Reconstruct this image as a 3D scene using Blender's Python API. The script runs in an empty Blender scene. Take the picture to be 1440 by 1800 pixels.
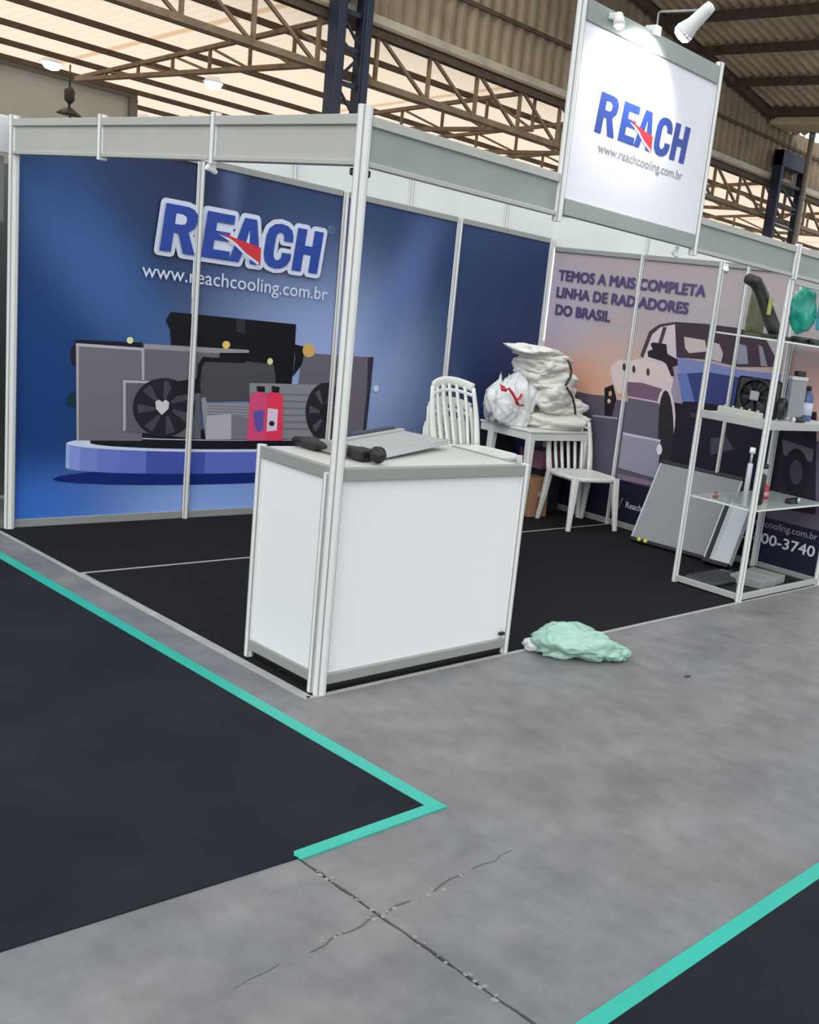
import bpy, bmesh, math, random
from mathutils import Vector, Matrix, noise, Euler
random.seed(7)
SC = bpy.context.scene
COL = SC.collection

# ------------------------------------------------------------------ camera
cam = bpy.data.cameras.new('camera'); cam_o = bpy.data.objects.new('camera', cam); COL.objects.link(cam_o)
cam_o.matrix_world = Matrix(((0.613378,0.079296,-0.785798,-2.33277),(-0.777306,0.236809,-0.582853,-3.16743),(0.139866,0.968315,0.206891,1.54297),(0,0,0,1)))
cam.lens = 45.4353; cam.shift_x = -0.28291; cam.shift_y = 0.04625
cam.sensor_fit = 'HORIZONTAL'; cam.sensor_width = 36.0
cam.clip_start = 0.05; cam.clip_end = 300
SC.camera = cam_o
# ------------------------------------------------------------------ world, light, exposure
SC.view_settings.view_transform = 'Standard'; SC.view_settings.look = 'None'
SC.view_settings.gamma = 1.0; SC.view_settings.use_curve_mapping = False
SC.view_settings.exposure = 0.27
try: SC.cycles.use_denoising = True
except Exception: pass
SC.cycles.max_bounces = 8; SC.cycles.diffuse_bounces = 5; SC.cycles.caustics_reflective = False; SC.cycles.caustics_refractive = False
w = bpy.data.worlds.new('overcast'); SC.world = w; w.use_nodes = True
w.node_tree.nodes['Background'].inputs[0].default_value = (0.93, 0.97, 1.0, 1)
w.node_tree.nodes['Background'].inputs[1].default_value = 1.0
sl = bpy.data.lights.new('sun', 'SUN'); sl.energy = 0.9; sl.angle = math.radians(40); sl.color = (1, .97, .92)
so = bpy.data.objects.new('sun', sl); COL.objects.link(so)
so.rotation_euler = Vector((0.75, 0.45, -0.62)).to_track_quat('-Z', 'Y').to_euler()

# ------------------------------------------------------------------ materials
def lin(c):
    c = c / 255.0
    return c / 12.92 if c <= 0.04045 else ((c + 0.055) / 1.055) ** 2.4
def rgb(t, k=1.0): return tuple(min(0.95, lin(x) * k) for x in t) + (1.0,)
MATS = {}
def mat(name, col, rough=0.5, metal=0.0, noise_amt=0.0, scale=8.0, k=1.0, bump=0.0, emit=None, spec=0.5, alpha=1.0):
    if name in MATS: return MATS[name]
    m = bpy.data.materials.new(name); m.use_nodes = True
    nt = m.node_tree; b = nt.nodes['Principled BSDF']
    b.inputs['Base Color'].default_value = rgb(col, k)
    b.inputs['Roughness'].default_value = rough; b.inputs['Metallic'].default_value = metal
    b.inputs['Specular IOR Level'].default_value = spec
    b.inputs['Alpha'].default_value = alpha
    if emit:
        b.inputs['Emission Color'].default_value = rgb(emit[0]); b.inputs['Emission Strength'].default_value = emit[1]
    if noise_amt or bump:
        tc = nt.nodes.new('ShaderNodeTexCoord'); n = nt.nodes.new('ShaderNodeTexNoise')
        n.inputs['Scale'].default_value = scale; n.inputs['Detail'].default_value = 5
        nt.links.new(tc.outputs['Object'], n.inputs['Vector'])
        if noise_amt:
            mr = nt.nodes.new('ShaderNodeMapRange'); mr.inputs['From Min'].default_value = .3; mr.inputs['From Max'].default_value = .7
            mr.inputs['To Min'].default_value = 1 - noise_amt; mr.inputs['To Max'].default_value = 1 + noise_amt
            nt.links.new(n.outputs['Fac'], mr.inputs['Value'])
            vm = nt.nodes.new('ShaderNodeVectorMath'); vm.operation = 'SCALE'; vm.inputs[0].default_value = rgb(col, k)[:3]
            nt.links.new(mr.outputs['Result'], vm.inputs['Scale']); nt.links.new(vm.outputs['Vector'], b.inputs['Base Color'])
        if bump:
            bp_ = nt.nodes.new('ShaderNodeBump'); bp_.inputs['Strength'].default_value = bump; bp_.inputs['Distance'].default_value = .01
            nt.links.new(n.outputs['Fac'], bp_.inputs['Height']); nt.links.new(bp_.outputs['Normal'], b.inputs['Normal'])
    MATS[name] = m; return m
def blob_mat(name, base, blobs, rough=.45, k=1.0):
    """flat print: soft colour patches placed by world position; blob = (centre, inverse radius vector, colour, strength)"""
    m = bpy.data.materials.new(name); m.use_nodes = True; nt = m.node_tree; L = nt.links.new
    b = nt.nodes['Principled BSDF']; b.inputs['Roughness'].default_value = rough; b.inputs['Specular IOR Level'].default_value = .25
    g = nt.nodes.new('ShaderNodeNewGeometry'); prev = None
    for c, s, col, st, ang in blobs:
        mp = nt.nodes.new('ShaderNodeMapping'); mp.vector_type = 'TEXTURE'
        mp.inputs['Location'].default_value = c; mp.inputs['Scale'].default_value = s; mp.inputs['Rotation'].default_value = (0, ang, 0)
        L(g.outputs['Position'], mp.inputs['Vector'])
        ln = nt.nodes.new('ShaderNodeVectorMath'); ln.operation = 'LENGTH'; L(mp.outputs['Vector'], ln.inputs[0])
        mr = nt.nodes.new('ShaderNodeMapRange'); mr.interpolation_type = 'SMOOTHERSTEP'
        mr.inputs['From Min'].default_value = 1; mr.inputs['From Max'].default_value = 0; mr.inputs['To Max'].default_value = st
        L(ln.outputs['Value'], mr.inputs['Value'])
        mx = nt.nodes.new('ShaderNodeMix'); mx.data_type = 'RGBA'
        L(mr.outputs['Result'], mx.inputs['Factor'])
        if prev is None: mx.inputs['A'].default_value = rgb(base, k)
        else: L(prev, mx.inputs['A'])
        mx.inputs['B'].default_value = rgb(col, k); prev = mx.outputs['Result']
    L(prev, b.inputs['Base Color']); MATS[name] = m; return m

# ------------------------------------------------------------------ mesh builder
class MB:
    def __init__(s): s.v = []; s.f = []; s.mi = []; s.mats = []; s.smooth = []
    def m(s, mt):
        if mt not in s.mats: s.mats.append(mt)
        return s.mats.index(mt)
    def add(s, vs, fs, mt, smooth=False):
        o = len(s.v); i = s.m(mt); s.v += [Vector(x) for x in vs]
        for f in fs: s.f.append([o + q for q in f]); s.mi.append(i); s.smooth.append(smooth)
        return s
    def box(s, a, b, mt, M=None):
        x0, y0, z0 = a; x1, y1, z1 = b
        vs = [Vector(p) for p in ((x0,y0,z0),(x1,y0,z0),(x1,y1,z0),(x0,y1,z0),(x0,y0,z1),(x1,y0,z1),(x1,y1,z1),(x0,y1,z1))]
        if M is not None: vs = [M @ p for p in vs]
        return s.add(vs, [(0,3,2,1),(4,5,6,7),(0,1,5,4),(1,2,6,5),(2,3,7,6),(3,0,4,7)], mt)
    def bbox(s, a, b, mt, r=.004, M=None):
        """box with bevelled edges"""
        bm = bmesh.new(); bmesh.ops.create_cube(bm, size=1)
        for p in bm.verts: p.co = Vector([a[i] + (p.co[i] + .5) * (b[i] - a[i]) for i in range(3)])
        bmesh.ops.bevel(bm, geom=bm.edges[:], offset=r, segments=2, affect='EDGES', profile=.5)
        bm.verts.index_update()
        vs = [(M @ p.co if M is not None else p.co.copy()) for p in bm.verts]
        s.add(vs, [[q.index for q in f.verts] for f in bm.faces], mt); bm.free(); return s
    def sweep(s, pts, sec, mt, ref=(0,0,1), n=8, smooth=True, square=False, closed=False):
        pts = [Vector(p) for p in pts]; ref = Vector(ref); vs = []; N = len(pts)
        if not isinstance(sec, list): sec = [sec] * N
        for i, p in enumerate(pts):
            if closed: t = (pts[(i+1) % N] - pts[i-1]).normalized()
            else: t = (pts[min(i+1, N-1)] - pts[max(i-1, 0)]).normalized()
            r = ref if abs(t.dot(ref.normalized())) < .98 else Vector((1,.02,.03))
            side = t.cross(r).normalized(); up = side.cross(t).normalized(); a, b = sec[i]
            for k in range(n):
                an = 2 * math.pi * (k + .5) / n; c, q = math.cos(an), math.sin(an)
                if square:
                    c = max(-1, min(1, c * 1.5)); q = max(-1, min(1, q * 1.5))
                vs.append(p + side * a * c + up * b * q)
        fs = []
        for i in range(N if closed else N - 1):
            j = (i + 1) % N
            for k in range(n): fs.append((i*n+k, i*n+(k+1) % n, j*n+(k+1) % n, j*n+k))
        if not closed: fs += [tuple(range(n))[::-1], tuple((N-1)*n + k for k in range(n))]
        return s.add(vs, fs, mt, smooth and not square)
    def rod(s, p, q, r, mt, n=8, r2=None): return s.sweep([p, q], [(r, r), (r2 or r, r2 or r)], mt, n=n)
    def lathe(s, prof, c, mt, n=16, M=None):
        vs = []; fs = []
        for r, z in prof:
            for k in range(n):
                a = 2*math.pi*k/n; p = Vector((r*math.cos(a), r*math.sin(a), z))
                vs.append((M @ p if M is not None else p) + Vector(c))
        for i in range(len(prof)-1):
            for k in range(n): fs.append((i*n+k, i*n+(k+1) % n, (i+1)*n+(k+1) % n, (i+1)*n+k))
        fs += [tuple(range(n))[::-1], tuple((len(prof)-1)*n+k for k in range(n))]
        return s.add(vs, fs, mt, True)
    def poly(s, P, mt): return s.add(P, [tuple(range(len(P)))], mt)
    def prism(s, P, d, mt):
        n = len(P); d = Vector(d); P = [Vector(p) for p in P]
        return s.add(P + [p + d for p in P], [tuple(range(n))[::-1], tuple(range(n, 2*n))] + [(i, (i+1) % n, n+(i+1) % n, n+i) for i in range(n)], mt)
    def build(s, name, parent=None, local=False):
        me = bpy.data.meshes.new(name)
        off = Vector((0,0,0))
        if parent is not None and not local: off = parent_loc(parent)
        me.from_pydata([tuple(p - off) for p in s.v], [], s.f)
        for mt in s.mats: me.materials.append(mt)
        me.polygons.foreach_set('material_index', s.mi); me.polygons.foreach_set('use_smooth', s.smooth)
        me.update()
        bm = bmesh.new(); bm.from_mesh(me); bmesh.ops.recalc_face_normals(bm, faces=bm.faces[:]) if len(me.polygons) > 1 else None
        bm.to_mesh(me); bm.free()
        o = bpy.data.objects.new(name, me); COL.objects.link(o)
        if parent is not None: o.parent = parent
        return o
def parent_loc(o):
    v = Vector((0,0,0))
    while o is not None: v += o.location; o = o.parent
    return v
def tag(o, label=None, cat=None, group=None, kind=None):
    if label: o['label'] = label
    if cat: o['category'] = cat
    if group: o['group'] = group
    if kind: o['kind'] = kind
    return o
def thing(name, label, cat, loc=(0,0,0), rot=(0,0,0), group=None, kind=None):
    o = bpy.data.objects.new(name, None); COL.objects.link(o); o.location = loc; o.rotation_euler = rot
    o.empty_display_size = .1
    return tag(o, label, cat, group, kind)
def copy_tree(o, parent=None):
    c = o.copy(); COL.objects.link(c)
    if parent is not None: c.parent = parent
    for ch in list(o.children): copy_tree(ch, c)
    return c
def text_mesh(body, size, bold=0.0, shear=0.0, spacing=1.0):
    cu = bpy.data.curves.new('t', 'FONT'); cu.body = body; cu.size = size; cu.offset = bold; cu.shear = shear; cu.space_character = spacing
    cu.resolution_u = 3
    o = bpy.data.objects.new('t', cu); COL.objects.link(o); bpy.context.view_layer.update()
    me = bpy.data.meshes.new_from_object(o.evaluated_get(bpy.context.evaluated_depsgraph_get()))
    vs = [p.co.copy() for p in me.vertices]; fs = [list(p.vertices) for p in me.polygons]
    bpy.data.objects.remove(o); bpy.data.curves.remove(cu); bpy.data.meshes.remove(me)
    return vs, fs
def text_fit(mb, body, mt, frame, u0, u1, v0, cap=None, bold=0.0):
    """text whose ink runs u0..u1 with baseline v0; frame maps (u,v) to a point"""
    vs, fs = text_mesh(body, 1.0, bold)
    a = min(p.x for p in vs); b = max(p.x for p in vs); sx = (u1-u0)/(b-a); sy = sx
    if cap: sy = cap / .73
    mb.add([frame(u0 + (p.x-a)*sx, v0 + p.y*sy) for p in vs], fs, mt)

# shared materials
ALU = mat('brushed_aluminium', (226,228,226), .38, .0, .03, 30, spec=.6)
ALU2 = mat('grey_aluminium', (150,152,150), .45, .0, .05, 20, spec=.6)
DGREY = mat('dark_grey_profile', (112,114,112), .5)
FASC = mat('grey_header_board', (178,179,172), .6, 0, .03, 4)
WHITE = mat('white_laminate', (236,238,240), .35)
BLACK = mat('black_plastic', (24,24,27), .45, 0, .2, 30)
CARPET = mat('black_carpet', (33,33,36), .95, 0, .12, 60, bump=.3, spec=.1)
MATB = mat('charcoal_aisle_carpet', (34,37,43), .95, 0, .22, 2.2, bump=.25, spec=.15)
TEAL = mat('teal_tape', (46,177,159), .4, 0, .05, 3)
PALE = mat('pale_tape', (168,168,166), .6, 0, .12, 8)
def floor_mat():
    m = bpy.data.materials.new('worn_concrete'); m.use_nodes = True; nt = m.node_tree; L = nt.links.new
    b = nt.nodes['Principled BSDF']; g = nt.nodes.new('ShaderNodeNewGeometry')
    def nz(scale, det, sc=(1,1,1)):
        mp = nt.nodes.new('ShaderNodeMapping'); mp.inputs['Scale'].default_value = sc; L(g.outputs['Position'], mp.inputs['Vector'])
        n = nt.nodes.new('ShaderNodeTexNoise'); n.inputs['Scale'].default_value = scale; n.inputs['Detail'].default_value = det
        n.inputs['Roughness'].default_value = .62; L(mp.outputs['Vector'], n.inputs['Vector']); return n
    n1 = nz(1.6, 7, (1, 1.6, 1)); n2 = nz(7, 9, (1.5, .8, 1)); n3 = nz(.5, 3)
    cr = nt.nodes.new('ShaderNodeValToRGB'); e = cr.color_ramp.elements
    e[0].position = .25; e[0].color = rgb((104,105,107)); e[1].position = .72; e[1].color = rgb((138,138,139)); L(n1.outputs['Fac'], cr.inputs[0])
    cr2 = nt.nodes.new('ShaderNodeValToRGB'); e = cr2.color_ramp.elements
    e[0].position = .3; e[0].color = (.82,.82,.82,1); e[1].position = .62; e[1].color = (1.06,1.06,1.06,1); L(n2.outputs['Fac'], cr2.inputs[0])
    mx = nt.nodes.new('ShaderNodeMix'); mx.data_type = 'RGBA'; mx.blend_type = 'MULTIPLY'; mx.inputs['Factor'].default_value = 1
    L(cr.outputs['Color'], mx.inputs['A']); L(cr2.outputs['Color'], mx.inputs['B'])
    cr3 = nt.nodes.new('ShaderNodeValToRGB'); e = cr3.color_ramp.elements
    e[0].position = .35; e[0].color = (.95,.98,1.04,1); e[1].position = .65; e[1].color = (1.04,1.0,.95,1); L(n3.outputs['Fac'], cr3.inputs[0])
    mx2 = nt.nodes.new('ShaderNodeMix'); mx2.data_type = 'RGBA'; mx2.blend_type = 'MULTIPLY'; mx2.inputs['Factor'].default_value = 1
    L(mx.outputs['Result'], mx2.inputs['A']); L(cr3.outputs['Color'], mx2.inputs['B']); L(mx2.outputs['Result'], b.inputs['Base Color'])
    b.inputs['Roughness'].default_value = .5; b.inputs['Specular IOR Level'].default_value = .35
    bu = nt.nodes.new('ShaderNodeBump'); bu.inputs['Strength'].default_value = .12; bu.inputs['Distance'].default_value = .01
    L(n2.outputs['Fac'], bu.inputs['Height']); L(bu.outputs['Normal'], b.inputs['Normal'])
    MATS['worn_concrete'] = m; return m
CONC = floor_mat()
RUST = mat('sunlit_rusty_steel', (134,112,88), .7, 0, .25, 6)  # tan lightened so the colour carries the sun on the lower truss members
RUSTD = mat('dark_rusty_steel', (84,68,54), .75, 0, .25, 6)
D = 2.8584; H = 2.125; HB = 1.955; SG = 2.818; CT = .885; WT = 2.114
P = MB
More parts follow.
